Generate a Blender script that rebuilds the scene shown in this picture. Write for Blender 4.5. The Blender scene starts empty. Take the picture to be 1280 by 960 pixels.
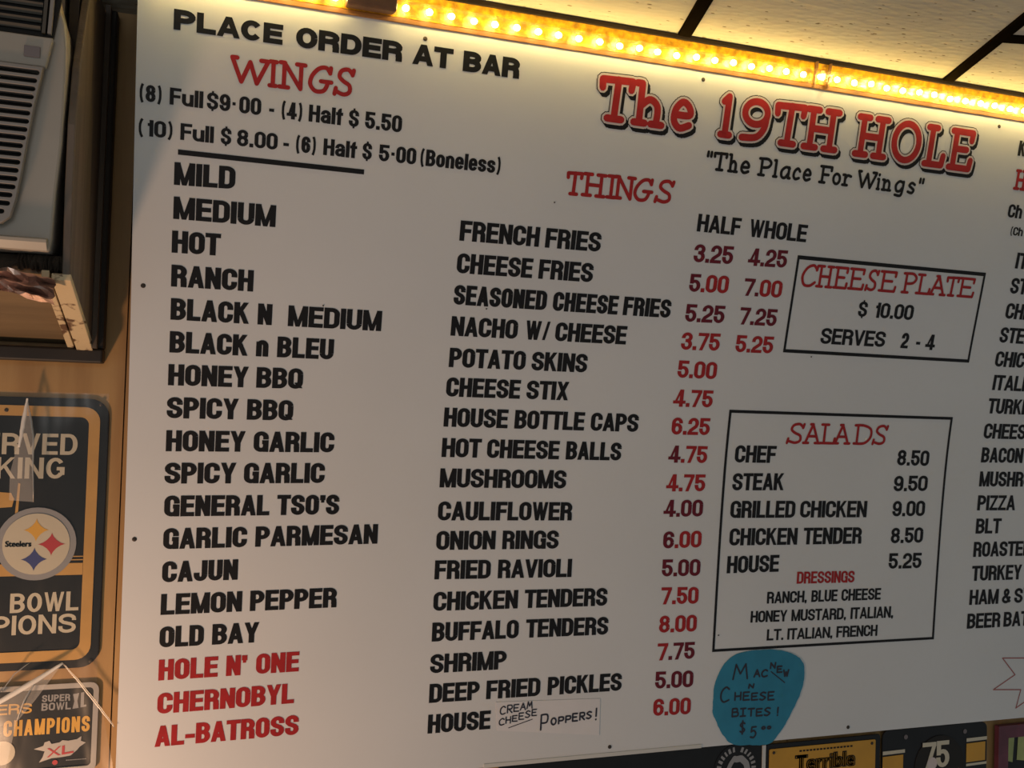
import bpy, bmesh, math, random
from mathutils import Vector, Matrix
import numpy as np

random.seed(7)
SCN = bpy.context.scene
COL = SCN.collection

# ------------------------------------------------------------------ camera
cam_d = bpy.data.cameras.new('camera')
cam_d.sensor_width = 36.0
cam_d.lens = 36.0 * 1150.92 / 1280.0
cam_d.clip_start = 0.02
cam = bpy.data.objects.new('camera', cam_d)
COL.objects.link(cam)
_y, _p, _r = (math.radians(a) for a in (17.70891, 1.38810, 1.82282))
_f = Vector((math.sin(_y) * math.cos(_p), math.cos(_y) * math.cos(_p), math.sin(_p)))
_r0 = Vector((math.cos(_y), -math.sin(_y), 0))
_u0 = _r0.cross(_f)
_rt = _r0 * math.cos(_r) + _u0 * math.sin(_r)
_up = _u0 * math.cos(_r) - _r0 * math.sin(_r)
cam.matrix_world = Matrix(((_rt.x, _up.x, -_f.x, 0.03989), (_rt.y, _up.y, -_f.y, -1.5),
                           (_rt.z, _up.z, -_f.z, 0.11262), (0, 0, 0, 1)))
SCN.camera = cam

# ------------------------------------------------------------------ world, exposure
SCN.view_settings.view_transform = 'Standard'
SCN.view_settings.look = 'None'
SCN.view_settings.gamma = 1.0
SCN.view_settings.exposure = 0.0
SCN.view_settings.use_curve_mapping = False
world = bpy.data.worlds.new('world')
SCN.world = world
world.use_nodes = True
bg = world.node_tree.nodes['Background']
bg.inputs[0].default_value = (0.88, 0.97, 1.0, 1)
bg.inputs[1].default_value = 0.205

# ------------------------------------------------------------------ bar lamp and an added fill lamp
def lamp(name, loc, energy, colour, radius):
    d = bpy.data.lights.new(name, 'POINT')
    d.energy = energy; d.color = colour; d.shadow_soft_size = radius
    o = bpy.data.objects.new(name, d); COL.objects.link(o); o.location = loc
    return o
lamp('bar_lamp', (-0.56, -0.50, -0.80), 30.0, (1.0, 0.60, 0.36), 0.05)
lamp('fill_lamp', (-0.5, -2.1, 0.75), 9.0, (0.92, 0.96, 1.0), 0.3)  # added unseen fill that brightens the upper left
BULB_POWER = 72.0

# ------------------------------------------------------------------ helpers
def tag(o, label=None, cat=None, group=None, kind=None):
    if label: o['label'] = label
    if cat: o['category'] = cat
    if group: o['group'] = group
    if kind: o['kind'] = kind
    return o

def empty(name, loc=(0, 0, 0)):
    o = bpy.data.objects.new(name, None); COL.objects.link(o); o.location = loc
    o.empty_display_size = 0.02
    return o

def obj(name, me, mats, parent=None):
    if not isinstance(mats, (list, tuple)): mats = [mats]
    if not me.materials:
        for m in mats: me.materials.append(m)
    o = bpy.data.objects.new(name, me); COL.objects.link(o)
    if parent is not None:
        o.parent = parent
        o.matrix_parent_inverse = Matrix.Translation(-parent.location)
    return o

def mesh(name, vs, fs, smooth=False):
    me = bpy.data.meshes.new(name)
    me.from_pydata([tuple(v) for v in vs], [], fs)
    if smooth: me.polygons.foreach_set('use_smooth', [True] * len(me.polygons))
    me.update()
    return me

def box_data(x0, x1, y0, y1, z0, z1):
    vs = [(x, y, z) for x in (x0, x1) for y in (y0, y1) for z in (z0, z1)]
    fs = [(0, 1, 3, 2), (4, 6, 7, 5), (0, 4, 5, 1), (2, 3, 7, 6), (0, 2, 6, 4), (1, 5, 7, 3)]
    return vs, fs

def bevel_me(me, w, seg=2):
    bm = bmesh.new(); bm.from_mesh(me)
    bmesh.ops.recalc_face_normals(bm, faces=bm.faces)
    bmesh.ops.bevel(bm, geom=[e for e in bm.edges if e.calc_face_angle(0) > 0.5], offset=w, segments=seg, affect='EDGES', profile=0.5)
    bm.to_mesh(me); bm.free(); return me

def box(name, x0, x1, y0, y1, z0, z1, m, parent=None, bev=0.0):
    me = mesh(name, *box_data(x0, x1, y0, y1, z0, z1))
    if bev: bevel_me(me, bev)
    return obj(name, me, m, parent)

def prism(name, pts, y0, y1, m, parent=None, axis='y', bev=0.0):
    """polygon (x,z) drawn at y0..y1, or (y,z) drawn at x0..x1"""
    n = len(pts)
    if axis == 'y': vs = [(a, y0, b) for a, b in pts] + [(a, y1, b) for a, b in pts]
    else: vs = [(y0, a, b) for a, b in pts] + [(y1, a, b) for a, b in pts]
    fs = [tuple(range(n)), tuple(range(2 * n - 1, n - 1, -1))] + [(i, i + n, (i + 1) % n + n, (i + 1) % n) for i in range(n)]
    me = mesh(name, vs, fs)
    bm = bmesh.new(); bm.from_mesh(me); bmesh.ops.recalc_face_normals(bm, faces=bm.faces)
    bm.to_mesh(me); bm.free()
    if bev: bevel_me(me, bev)
    return obj(name, me, m, parent)

def rrect(x0, x1, z0, z1, r, n=6):
    pts = []
    for cx, cz, a0 in ((x1 - r, z1 - r, 0), (x0 + r, z1 - r, 90), (x0 + r, z0 + r, 180), (x1 - r, z0 + r, 270)):
        for i in range(n + 1):
            a = math.radians(a0 + 90 * i / n)
            pts.append((cx + r * math.cos(a), cz + r * math.sin(a)))
    return pts

def ring_plate(name, outer, inner, y0, y1, m, parent):
    """flat frame between two outlines with the same number of points"""
    n = len(outer)
    vs = [(a, y0, b) for a, b in outer] + [(a, y0, b) for a, b in inner] + [(a, y1, b) for a, b in outer] + [(a, y1, b) for a, b in inner]
    fs = []
    for i in range(n):
        j = (i + 1) % n
        fs += [(i, j, n + j, n + i), (2 * n + i, 3 * n + i, 3 * n + j, 2 * n + j), (i, 2 * n + i, 2 * n + j, j), (n + i, n + j, 3 * n + j, 3 * n + i)]
    return obj(name, mesh(name, vs, fs), m, parent)

def tube_data(path, r, seg=10):
    vs, fs = [], []
    P = [Vector(p) for p in path]
    for i, p in enumerate(P):
        d = (P[min(i + 1, len(P) - 1)] - P[max(i - 1, 0)]).normalized()
        a = d.cross(Vector((0.03, 0.1, 1))).normalized(); b = d.cross(a)
        rr = r[i] if isinstance(r, (list, tuple)) else r
        for k in range(seg):
            t = 2 * math.pi * k / seg
            vs.append(p + a * rr * math.cos(t) + b * rr * math.sin(t))
    for i in range(len(P) - 1):
        for k in range(seg):
            k2 = (k + 1) % seg
            fs.append((i * seg + k, i * seg + k2, (i + 1) * seg + k2, (i + 1) * seg + k))
    fs += [tuple(range(seg)), tuple(range((len(P) - 1) * seg, len(P) * seg))]
    return vs, fs

# ------------------------------------------------------------------ materials
def mat(name, col, rough=0.5, metal=0.0, var=0.0, scale=8.0, bump=0.0, bscale=60.0, spec=0.5, stretch=(1, 1, 1), col2=None):
    m = bpy.data.materials.new(name); m.use_nodes = True
    nt = m.node_tree; b = nt.nodes['Principled BSDF']
    b.inputs['Roughness'].default_value = rough
    b.inputs['Metallic'].default_value = metal
    b.inputs['Specular IOR Level'].default_value = spec
    tc = nt.nodes.new('ShaderNodeTexCoord'); mp = nt.nodes.new('ShaderNodeMapping')
    mp.inputs['Scale'].default_value = stretch
    nt.links.new(tc.outputs['Object'], mp.inputs[0])
    nz = nt.nodes.new('ShaderNodeTexNoise'); nz.inputs['Scale'].default_value = scale; nz.inputs['Detail'].default_value = 6
    nt.links.new(mp.outputs[0], nz.inputs['Vector'])
    rp = nt.nodes.new('ShaderNodeValToRGB')
    c2 = col2 or tuple(c * (1 - var) for c in col)
    rp.color_ramp.elements[0].position = 0.35; rp.color_ramp.elements[0].color = (*c2, 1)
    rp.color_ramp.elements[1].position = 0.65; rp.color_ramp.elements[1].color = (*col, 1)
    nt.links.new(nz.outputs[0], rp.inputs[0]); nt.links.new(rp.outputs[0], b.inputs['Base Color'])
    if bump:
        n2 = nt.nodes.new('ShaderNodeTexNoise'); n2.inputs['Scale'].default_value = bscale; n2.inputs['Detail'].default_value = 5
        nt.links.new(mp.outputs[0], n2.inputs['Vector'])
        bp = nt.nodes.new('ShaderNodeBump'); bp.inputs['Strength'].default_value = bump; bp.inputs['Distance'].default_value = 0.002
        nt.links.new(n2.outputs[0], bp.inputs['Height']); nt.links.new(bp.outputs[0], b.inputs['Normal'])
    return m

def emit(name, col, strength):
    m = bpy.data.materials.new(name); m.use_nodes = True
    nt = m.node_tree; nt.nodes.clear()
    e = nt.nodes.new('ShaderNodeEmission'); e.inputs[0].default_value = (*col, 1); e.inputs[1].default_value = strength
    o = nt.nodes.new('ShaderNodeOutputMaterial'); nt.links.new(e.outputs[0], o.inputs[0])
    return m

def clear(name, tint, gloss, rough, gcol=(1, 1, 1), scale=0.0):
    m = bpy.data.materials.new(name); m.use_nodes = True
    nt = m.node_tree; nt.nodes.clear()
    t = nt.nodes.new('ShaderNodeBsdfTransparent'); t.inputs[0].default_value = (*tint, 1)
    g = nt.nodes.new('ShaderNodeBsdfGlossy'); g.inputs['Roughness'].default_value = rough; g.inputs[0].default_value = (*gcol, 1)
    mx = nt.nodes.new('ShaderNodeMixShader')
    o = nt.nodes.new('ShaderNodeOutputMaterial')
    lw = nt.nodes.new('ShaderNodeLayerWeight'); lw.inputs[0].default_value = 0.35
    mr = nt.nodes.new('ShaderNodeMath'); mr.operation = 'MULTIPLY_ADD'
    mr.inputs[1].default_value = gloss; mr.inputs[2].default_value = gloss * 0.25
    nt.links.new(lw.outputs['Fresnel'], mr.inputs[0]); nt.links.new(mr.outputs[0], mx.inputs[0])
    nt.links.new(t.outputs[0], mx.inputs[1]); nt.links.new(g.outputs[0], mx.inputs[2]); nt.links.new(mx.outputs[0], o.inputs[0])
    if scale:
        nz = nt.nodes.new('ShaderNodeTexNoise'); nz.inputs['Scale'].default_value = scale; nz.inputs['Detail'].default_value = 2
        tc = nt.nodes.new('ShaderNodeTexCoord'); mp = nt.nodes.new('ShaderNodeMapping'); mp.inputs['Scale'].default_value = (1.6, 1, .5)
        nt.links.new(tc.outputs['Object'], mp.inputs[0]); nt.links.new(mp.outputs[0], nz.inputs['Vector'])
        bp = nt.nodes.new('ShaderNodeBump'); bp.inputs['Strength'].default_value = 0.5; bp.inputs['Distance'].default_value = 0.02
        nt.links.new(nz.outputs[0], bp.inputs['Height']); nt.links.new(bp.outputs[0], g.inputs['Normal'])
    return m

M_board = mat('board_white', (0.69, 0.685, 0.68), 0.5, var=0.06, scale=2.2, bump=0.05, bscale=25)
M_black = mat('print_black', (0.010, 0.009, 0.010), 0.5, spec=0.25, var=0.2, scale=60)
M_red = mat('print_red', (0.40, 0.020, 0.022), 0.5, spec=0.25, var=0.15, scale=60)
M_dark = mat('print_dark_red', (0.15, 0.010, 0.022), 0.5, spec=0.25, var=0.15, scale=60)
M_pink = mat('print_pale', (0.62, 0.52, 0.49), 0.45)
M_ink = mat('marker_ink', (0.02, 0.018, 0.03), 0.5)
M_pale_red = mat('marker_red', (0.36, 0.10, 0.09), 0.5)
M_note = mat('blue_paper', (0.025, 0.23, 0.36), 0.75, var=0.12, scale=30, bump=0.15)
M_strip = mat('white_paper', (0.72, 0.69, 0.685), 0.55, var=0.03, scale=20, bump=0.2, bscale=40)
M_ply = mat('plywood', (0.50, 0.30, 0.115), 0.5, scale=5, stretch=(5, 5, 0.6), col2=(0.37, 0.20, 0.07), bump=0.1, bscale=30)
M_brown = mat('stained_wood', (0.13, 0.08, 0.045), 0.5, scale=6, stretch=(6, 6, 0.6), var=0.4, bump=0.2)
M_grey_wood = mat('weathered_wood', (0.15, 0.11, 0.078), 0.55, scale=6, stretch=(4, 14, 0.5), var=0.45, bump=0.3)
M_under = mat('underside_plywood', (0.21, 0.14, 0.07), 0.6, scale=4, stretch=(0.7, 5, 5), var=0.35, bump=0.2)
M_darkwood = mat('dark_wood', (0.032, 0.022, 0.014), 0.55, var=0.4, scale=10)
M_peel = mat('peeling_cream_paint', (0.60, 0.47, 0.28), 0.6, scale=38, stretch=(1.0, 0.5, 2.2), col2=(0.12, 0.06, 0.03), bump=0.7, bscale=70)
for _n in M_peel.node_tree.nodes:
    if _n.type == 'VALTORGB': _n.color_ramp.elements[0].position = 0.40; _n.color_ramp.elements[1].position = 0.46
M_foil = mat('copper_foil', (0.90, 0.62, 0.50), 0.3, metal=0.75, var=0.4, scale=30, bump=0.4)
M_foam = mat('dark_foam', (0.05, 0.035, 0.022), 0.9, var=0.5, scale=40, bump=1.0, bscale=90)
M_ac = mat('beige_plastic', (0.38, 0.335, 0.275), 0.42, var=0.12, scale=9)
M_ac2 = mat('grey_plastic', (0.27, 0.24, 0.215), 0.45, var=0.15, scale=12)
M_badge = mat('grey_badge', (0.16, 0.13, 0.13), 0.4)
M_void = mat('shade_and_emblem_black', (0.012, 0.010, 0.008), 0.8)  # black painted for shade inside the AC openings, also a sign emblem
M_louver = mat('dark_louver', (0.085, 0.07, 0.05), 0.5, var=0.3, scale=20)
M_amber = mat('amber_channel', (0.85, 0.40, 0.01), 0.3, var=0.65, scale=90, bump=0.8, bscale=120)
M_lip = mat('channel_lip', (0.34, 0.14, 0.03), 0.5, var=0.4, scale=18)
M_topstrip = mat('header_strip', (0.03, 0.017, 0.007), 0.6, spec=0.2, var=0.5, scale=14)
M_connector = mat('brown_connector', (0.22, 0.10, 0.035), 0.45, var=0.4, scale=25)
M_bulb = emit('bulb_glow', (1.0, 0.81, 0.33), BULB_POWER)
M_tube = clear('clear_tube', (0.99, 0.95, 0.86), 0.22, 0.35, (1.0, 0.85, 0.5))
M_film = clear('clear_film', (0.97, 0.965, 0.955), 0.16, 0.25, (1, 0.95, 0.88), scale=9)
M_crease = clear('film_crease', (0.93, 0.92, 0.90), 0.9, 0.5, (1, 0.96, 0.9))
M_signblack = mat('sign_black', (0.012, 0.012, 0.013), 0.4, spec=0.3, var=0.2, scale=30)
M_gold = mat('sign_gold', (0.62, 0.34, 0.09), 0.4, var=0.12, scale=20)
M_cream = mat('sign_cream', (0.60, 0.53, 0.40), 0.45, var=0.05)
M_ringgrey = mat('ring_grey', (0.30, 0.29, 0.29), 0.4)
M_yel = mat('emblem_yellow', (0.72, 0.38, 0.05), 0.4)
M_rd = mat('emblem_red', (0.48, 0.04, 0.045), 0.4)
M_bl = mat('emblem_blue', (0.05, 0.06, 0.20), 0.4)
M_silver = mat('plate_silver', (0.50, 0.46, 0.42), 0.35, metal=0.3, var=0.1)
M_plategold = mat('plate_gold', (0.60, 0.30, 0.025), 0.42, var=0.12, scale=14)
M_maroon = mat('maroon_frame', (0.16, 0.035, 0.06), 0.4, var=0.4, scale=20)
M_lime = mat('lime_print', (0.42, 0.45, 0.16), 0.5, var=0.3, scale=25)
M_nail = mat('nail_head', (0.06, 0.045, 0.035), 0.4, metal=0.6)
M_grid = mat('grid_bar', (0.009, 0.006, 0.003), 0.8, spec=0.0, var=0.3, scale=15)
M_edge = mat('board_edge', (0.60, 0.58, 0.54), 0.5)

def haze(name, col, amount):
    m = bpy.data.materials.new(name); m.use_nodes = True
    nt = m.node_tree; nt.nodes.clear()
    t = nt.nodes.new('ShaderNodeBsdfTransparent'); d = nt.nodes.new('ShaderNodeBsdfDiffuse'); d.inputs[0].default_value = (*col, 1)
    mx = nt.nodes.new('ShaderNodeMixShader'); mx.inputs[0].default_value = amount
    o = nt.nodes.new('ShaderNodeOutputMaterial')
    nt.links.new(t.outputs[0], mx.inputs[1]); nt.links.new(d.outputs[0], mx.inputs[2]); nt.links.new(mx.outputs[0], o.inputs[0])
    return m
M_film_haze = haze('painted_haze', (0.85, 0.80, 0.74), 0.22)  # pale diffuse mix, paints the haze on the film into its colour
M_glare = haze('painted_glare', (0.95, 0.92, 0.86), 0.62)  # white diffuse mix, paints bright glare streaks on the film
# fissured ceiling tile
def tile_material():
    m = mat('ceiling_tile', (0.52, 0.47, 0.36), 0.85, var=0.10, scale=4)
    nt = m.node_tree; b = nt.nodes['Principled BSDF']
    tc = nt.nodes.new('ShaderNodeTexCoord'); mp = nt.nodes.new('ShaderNodeMapping'); mp.inputs['Scale'].default_value = (1, 3.2, 1)
    nt.links.new(tc.outputs['Object'], mp.inputs[0])
    v = nt.nodes.new('ShaderNodeTexVoronoi'); v.inputs['Scale'].default_value = 40
    nz = nt.nodes.new('ShaderNodeTexNoise'); nz.inputs['Scale'].default_value = 30; nz.inputs['Detail'].default_value = 4
    nt.links.new(mp.outputs[0], v.inputs['Vector']); nt.links.new(mp.outputs[0], nz.inputs['Vector'])
    a = nt.nodes.new('ShaderNodeMath'); a.operation = 'MULTIPLY_ADD'; a.inputs[1].default_value = 0.35; 
    nt.links.new(nz.outputs[0], a.inputs[0]); nt.links.new(v.outputs['Distance'], a.inputs[2])
    r = nt.nodes.new('ShaderNodeValToRGB'); r.color_ramp.elements[0].position = 0.27; r.color_ramp.elements[1].position = 0.33
    r.color_ramp.elements[0].color = (0.30, 0.22, 0.14, 1); r.color_ramp.elements[1].color = (1, 1, 1, 1)
    nt.links.new(a.outputs[0], r.inputs[0])
    old = b.inputs['Base Color'].links[0].from_socket
    mx = nt.nodes.new('ShaderNodeMix'); mx.data_type = 'RGBA'; mx.blend_type = 'MULTIPLY'; mx.inputs[0].default_value = 1.0
    nt.links.new(old, mx.inputs[6]); nt.links.new(r.outputs[0], mx.inputs[7]); nt.links.new(mx.outputs[2], b.inputs['Base Color'])
    bp = nt.nodes.new('ShaderNodeBump'); bp.inputs['Strength'].default_value = 0.35; bp.inputs['Distance'].default_value = 0.003
    nt.links.new(a.outputs[0], bp.inputs['Height']); nt.links.new(bp.outputs[0], b.inputs['Normal'])
    return m
M_tile = tile_material()

# ------------------------------------------------------------------ measured layout of the board: metres along X and up the board
THETA = [0.04142, 0.04183, 0.04266, 0.04392, 0.04562, 0.04726, 0.05586, 0.06525, 0.09804, 0.17928, 0.2248, 0.2127, 0.19669, 0.19474, 0.19474]
D = {"items": [["MILD", "k", "c1", -0.032, 0.0531, 0.4266, 0.4288, 0.0323],
 ["MEDIUM", "k", "c1", -0.0316, 0.1136, 0.3777, 0.3784, 0.0323],
 ["HOT", "k", "c1", -0.0324, 0.0354, 0.3284, 0.3291, 0.0323],
 ["RANCH", "k", "c1", -0.0319, 0.0855, 0.2784, 0.2787, 0.0323],
 ["BLACK", "k", "c1", -0.0313, 0.0814, 0.2288, 0.2288, 0.0323],
 ["N", "k", "c1", 0.0941, 0.1154, 0.2288, 0.2288, 0.0323],
 ["MEDIUM", "k", "c1", 0.1394, 0.2848, 0.2288, 0.2289, 0.0323],
 ["BLACK", "k", "c1", -0.0314, 0.0816, 0.1792, 0.1793, 0.0323],
 ["n", "k", "c1", 0.0939, 0.1123, 0.1793, 0.1794, 0.0323],
 ["BLEU", "k", "c1", 0.1255, 0.2121, 0.1794, 0.1795, 0.0323],
 ["HONEY", "k", "c1", -0.0319, 0.0845, 0.1291, 0.13, 0.0323],
 ["BBQ", "k", "c1", 0.0964, 0.1671, 0.1301, 0.1307, 0.0323],
 ["SPICY", "k", "c1", -0.0324, 0.0717, 0.0788, 0.0793, 0.0323],
 ["BBQ", "k", "c1", 0.0845, 0.1545, 0.0794, 0.0797, 0.0323],
 ["HONEY", "k", "c1", -0.0319, 0.084, 0.0277, 0.0287, 0.0323],
 ["GARLIC", "k", "c1", 0.0966, 0.2211, 0.0288, 0.0298, 0.0323],
 ["SPICY", "k", "c1", -0.0323, 0.0721, -0.0222, -0.0213, 0.0323],
 ["GARLIC", "k", "c1", 0.084, 0.2085, -0.0212, -0.02, 0.0323],
 ["GENERAL", "k", "c1", -0.0311, 0.1248, -0.0731, -0.072, 0.0323],
 ["TSO'S", "k", "c1", 0.137, 0.234, -0.0719, -0.0712, 0.0323],
 ["GARLIC", "k", "c1", -0.0308, 0.0926, -0.1237, -0.1223, 0.0323],
 ["PARMESAN", "k", "c1", 0.1053, 0.2987, -0.1222, -0.12, 0.0323],
 ["CAJUN", "k", "c1", -0.0306, 0.0808, -0.1751, -0.1738, 0.0323],
 ["LEMON", "k", "c1", -0.0308, 0.0891, -0.2256, -0.2246, 0.0323],
 ["PEPPER", "k", "c1", 0.1012, 0.237, -0.2245, -0.2233, 0.0323],
 ["OLD", "k", "c1", -0.0308, 0.0338, -0.2763, -0.2757, 0.0323],
 ["BAY", "k", "c1", 0.0462, 0.1168, -0.2756, -0.275, 0.0323],
 ["HOLE", "r", "c1", -0.0304, 0.0566, -0.3276, -0.3266, 0.0323],
 ["N'", "r", "c1", 0.0691, 0.1007, -0.3265, -0.3262, 0.0323],
 ["ONE", "r", "c1", 0.1144, 0.1811, -0.326, -0.3253, 0.0323],
 ["CHERNOBYL", "r", "c1", -0.0303, 0.1756, -0.3797, -0.3766, 0.0323],
 ["AL-BATROSS", "r", "c1", -0.0319, 0.1847, -0.4309, -0.4284, 0.0323],
 ["FRENCH", "k", "c2", 0.4, 0.5351, 0.3825, 0.3834, 0.0321],
 ["FRIES", "k", "c2", 0.5458, 0.6449, 0.3834, 0.3841, 0.0321],
 ["CHEESE", "k", "c2", 0.3997, 0.5287, 0.3305, 0.3314, 0.0321],
 ["FRIES", "k", "c2", 0.5398, 0.6369, 0.3315, 0.3321, 0.0321],
 ["SEASONED", "k", "c2", 0.3991, 0.5594, 0.2793, 0.2798, 0.0321],
 ["CHEESE", "k", "c2", 0.5707, 0.6897, 0.2798, 0.2802, 0.0321],
 ["FRIES", "k", "c2", 0.6998, 0.7906, 0.2802, 0.2805, 0.0321],
 ["NACHO", "k", "c2", 0.3989, 0.5135, 0.228, 0.2284, 0.0321],
 ["W/", "k", "c2", 0.5272, 0.5716, 0.2285, 0.2287, 0.0321],
 ["CHEESE", "k", "c2", 0.5806, 0.7122, 0.2287, 0.2292, 0.0321],
 ["POTATO", "k", "c2", 0.4001, 0.5325, 0.1759, 0.1765, 0.0321],
 ["SKINS", "k", "c2", 0.5435, 0.6447, 0.1765, 0.1769, 0.0321],
 ["CHEESE", "k", "c2", 0.399, 0.5277, 0.1267, 0.1269, 0.0321],
 ["STIX", "k", "c2", 0.539, 0.6155, 0.1269, 0.1271, 0.0321],
 ["HOUSE", "k", "c2", 0.3987, 0.51, 0.076, 0.0756, 0.0321],
 ["BOTTLE", "k", "c2", 0.5221, 0.6498, 0.0755, 0.075, 0.0321],
 ["CAPS", "k", "c2", 0.6618, 0.7532, 0.075, 0.0747, 0.0321],
 ["HOT", "k", "c2", 0.3986, 0.4662, 0.0248, 0.0244, 0.0321],
 ["CHEESE", "k", "c2", 0.477, 0.6073, 0.0243, 0.0235, 0.0321],
 ["BALLS", "k", "c2", 0.6198, 0.7246, 0.0234, 0.0228, 0.0321],
 ["MUSHROOMS", "k", "c2", 0.3982, 0.6239, -0.0265, -0.0278, 0.0321],
 ["CAULIFLOWER", "k", "c2", 0.3981, 0.6388, -0.0823, -0.0841, 0.0321],
 ["ONION", "k", "c2", 0.3978, 0.5013, -0.1323, -0.1329, 0.0321],
 ["RINGS", "k", "c2", 0.5137, 0.6165, -0.133, -0.1336, 0.0321],
 ["FRIED", "k", "c2", 0.3975, 0.4954, -0.182, -0.183, 0.0321],
 ["RAVIOLI", "k", "c2", 0.5085, 0.644, -0.1831, -0.1844, 0.0321],
 ["CHICKEN", "k", "c2", 0.3979, 0.5472, -0.2355, -0.2366, 0.0321],
 ["TENDERS", "k", "c2", 0.5599, 0.7151, -0.2367, -0.2378, 0.0321],
 ["BUFFALO", "k", "c2", 0.398, 0.5513, -0.2875, -0.2887, 0.0321],
 ["TENDERS", "k", "c2", 0.5652, 0.7199, -0.2888, -0.29, 0.0321],
 ["SHRIMP", "k", "c2", 0.3975, 0.532, -0.3414, -0.3416, 0.0321],
 ["DEEP", "k", "c2", 0.3981, 0.4861, -0.3918, -0.3921, 0.0321],
 ["FRIED", "k", "c2", 0.4982, 0.5964, -0.3922, -0.3925, 0.0321],
 ["PICKLES", "k", "c2", 0.6102, 0.752, -0.3926, -0.3931, 0.0321],
 ["HOUSE", "k", "c2", 0.3981, 0.5081, -0.4439, -0.4442, 0.0321],
 ["3.25", "r", "p", 0.8208, 0.8985, 0.3809, 0.3827, 0.0313],
 ["5.00", "r", "p", 0.8197, 0.8974, 0.329, 0.3308, 0.0313],
 ["5.25", "r", "p", 0.8199, 0.8981, 0.2758, 0.2772, 0.0313],
 ["3.75", "r", "p", 0.8189, 0.8963, 0.2256, 0.227, 0.0313],
 ["5.00", "r", "p", 0.8187, 0.8974, 0.1751, 0.1751, 0.0313],
 ["4.75", "r", "p", 0.8179, 0.8964, 0.1225, 0.123, 0.0313],
 ["6.25", "r", "p", 0.8191, 0.8965, 0.0715, 0.0719, 0.0313],
 ["4.75", "r", "p", 0.8189, 0.8966, 0.0203, 0.0201, 0.0313],
 ["4.75", "r", "p", 0.819, 0.8971, -0.0323, -0.0321, 0.0313],
 ["4.00", "r", "p", 0.8173, 0.8959, -0.0791, -0.0786, 0.0313],
 ["6.00", "r", "p", 0.8192, 0.8972, -0.137, -0.1361, 0.0313],
 ["5.00", "r", "p", 0.8199, 0.8983, -0.1883, -0.1889, 0.0313],
 ["7.50", "r", "p", 0.8215, 0.8979, -0.2395, -0.2407, 0.0313],
 ["8.00", "r", "p", 0.8206, 0.8975, -0.2916, -0.2924, 0.0313],
 ["7.75", "r", "p", 0.82, 0.8965, -0.3426, -0.343, 0.0313],
 ["5.00", "r", "p", 0.8186, 0.8965, -0.3944, -0.396, 0.0313],
 ["6.00", "r", "p", 0.8176, 0.8942, -0.4444, -0.4463, 0.0313],
 ["4.25", "r", "p", 0.9303, 1.0089, 0.3831, 0.3848, 0.0311],
 ["7.00", "r", "p", 0.9289, 1.0077, 0.3293, 0.3302, 0.0311],
 ["7.25", "r", "p", 0.9287, 1.0059, 0.2772, 0.2779, 0.0311],
 ["5.25", "r", "p", 0.9287, 1.007, 0.2267, 0.2276, 0.0311],
 ["CHEF", "k", "s", 0.954, 1.0416, 0.0222, 0.0222, 0.0323],
 ["STEAK", "k", "s", 0.9535, 1.0639, -0.0302, -0.0295, 0.0323],
 ["GRILLED", "k", "s", 0.9535, 1.0935, -0.0819, -0.0821, 0.0323],
 ["CHICKEN", "k", "s", 1.1046, 1.2566, -0.0821, -0.0824, 0.0323],
 ["CHICKEN", "k", "s", 0.9554, 1.1026, -0.1337, -0.1341, 0.0323],
 ["TENDER", "k", "s", 1.1168, 1.2493, -0.1341, -0.1344, 0.0323],
 ["HOUSE", "k", "s", 0.9539, 1.0657, -0.1858, -0.1853, 0.0323],
 ["8.50", "k", "sp", 1.3178, 1.3946, 0.0207, 0.0202, 0.031],
 ["9.50", "k", "sp", 1.3154, 1.3968, -0.0312, -0.0302, 0.031],
 ["9.00", "k", "sp", 1.3173, 1.3957, -0.0812, -0.0808, 0.031],
 ["8.50", "k", "sp", 1.3183, 1.3962, -0.135, -0.1346, 0.031],
 ["5.25", "k", "sp", 1.3172, 1.3969, -0.1858, -0.1861, 0.031],
 ["PLACE", "k", "wide", -0.0387, 0.1111, 0.6417, 0.6419, 0.0279],
 ["ORDER", "k", "wide", 0.1299, 0.288, 0.6419, 0.6422, 0.029],
 ["AT", "k", "wide", 0.3038, 0.3656, 0.6422, 0.6423, 0.0301],
 ["BAR", "k", "wide", 0.3829, 0.4754, 0.6423, 0.6425, 0.0306],
 ["(8)", "k", "num", -0.082, -0.0509, 0.5387, 0.5387, 0.0232],
 ["Full", "k", "num", -0.041, 0.0044, 0.5387, 0.5387, 0.0235],
 ["$", "k", "num", 0.0095, 0.0252, 0.5387, 0.5387, 0.0237],
 ["9", "k", "num", 0.0268, 0.0418, 0.5387, 0.5387, 0.0238],
 ["\u00b7", "k", "num", 0.0442, 0.0487, 0.5387, 0.5387, 0.0239],
 ["00", "k", "num", 0.0543, 0.0852, 0.5387, 0.5387, 0.024],
 ["-", "k", "num", 0.0965, 0.1037, 0.5387, 0.5387, 0.0242],
 ["(4)", "k", "num", 0.1135, 0.1452, 0.5387, 0.5386, 0.0243],
 ["Half", "k", "num", 0.1539, 0.2044, 0.5386, 0.5386, 0.0245],
 ["$", "k", "num", 0.2134, 0.2285, 0.5386, 0.5386, 0.0248],
 ["5.50", "k", "num", 0.2378, 0.2945, 0.5386, 0.5386, 0.025],
 ["(10)", "k", "num", -0.0822, -0.035, 0.4909, 0.4912, 0.023],
 ["Full", "k", "num", -0.0252, 0.0206, 0.4912, 0.4915, 0.0233],
 ["$", "k", "num", 0.0304, 0.0451, 0.4915, 0.4916, 0.0236],
 ["8.00", "k", "num", 0.053, 0.1109, 0.4916, 0.4919, 0.0237],
 ["-", "k", "num", 0.1192, 0.1274, 0.492, 0.492, 0.024],
 ["(6)", "k", "num", 0.1367, 0.1677, 0.4921, 0.4922, 0.0241],
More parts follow.
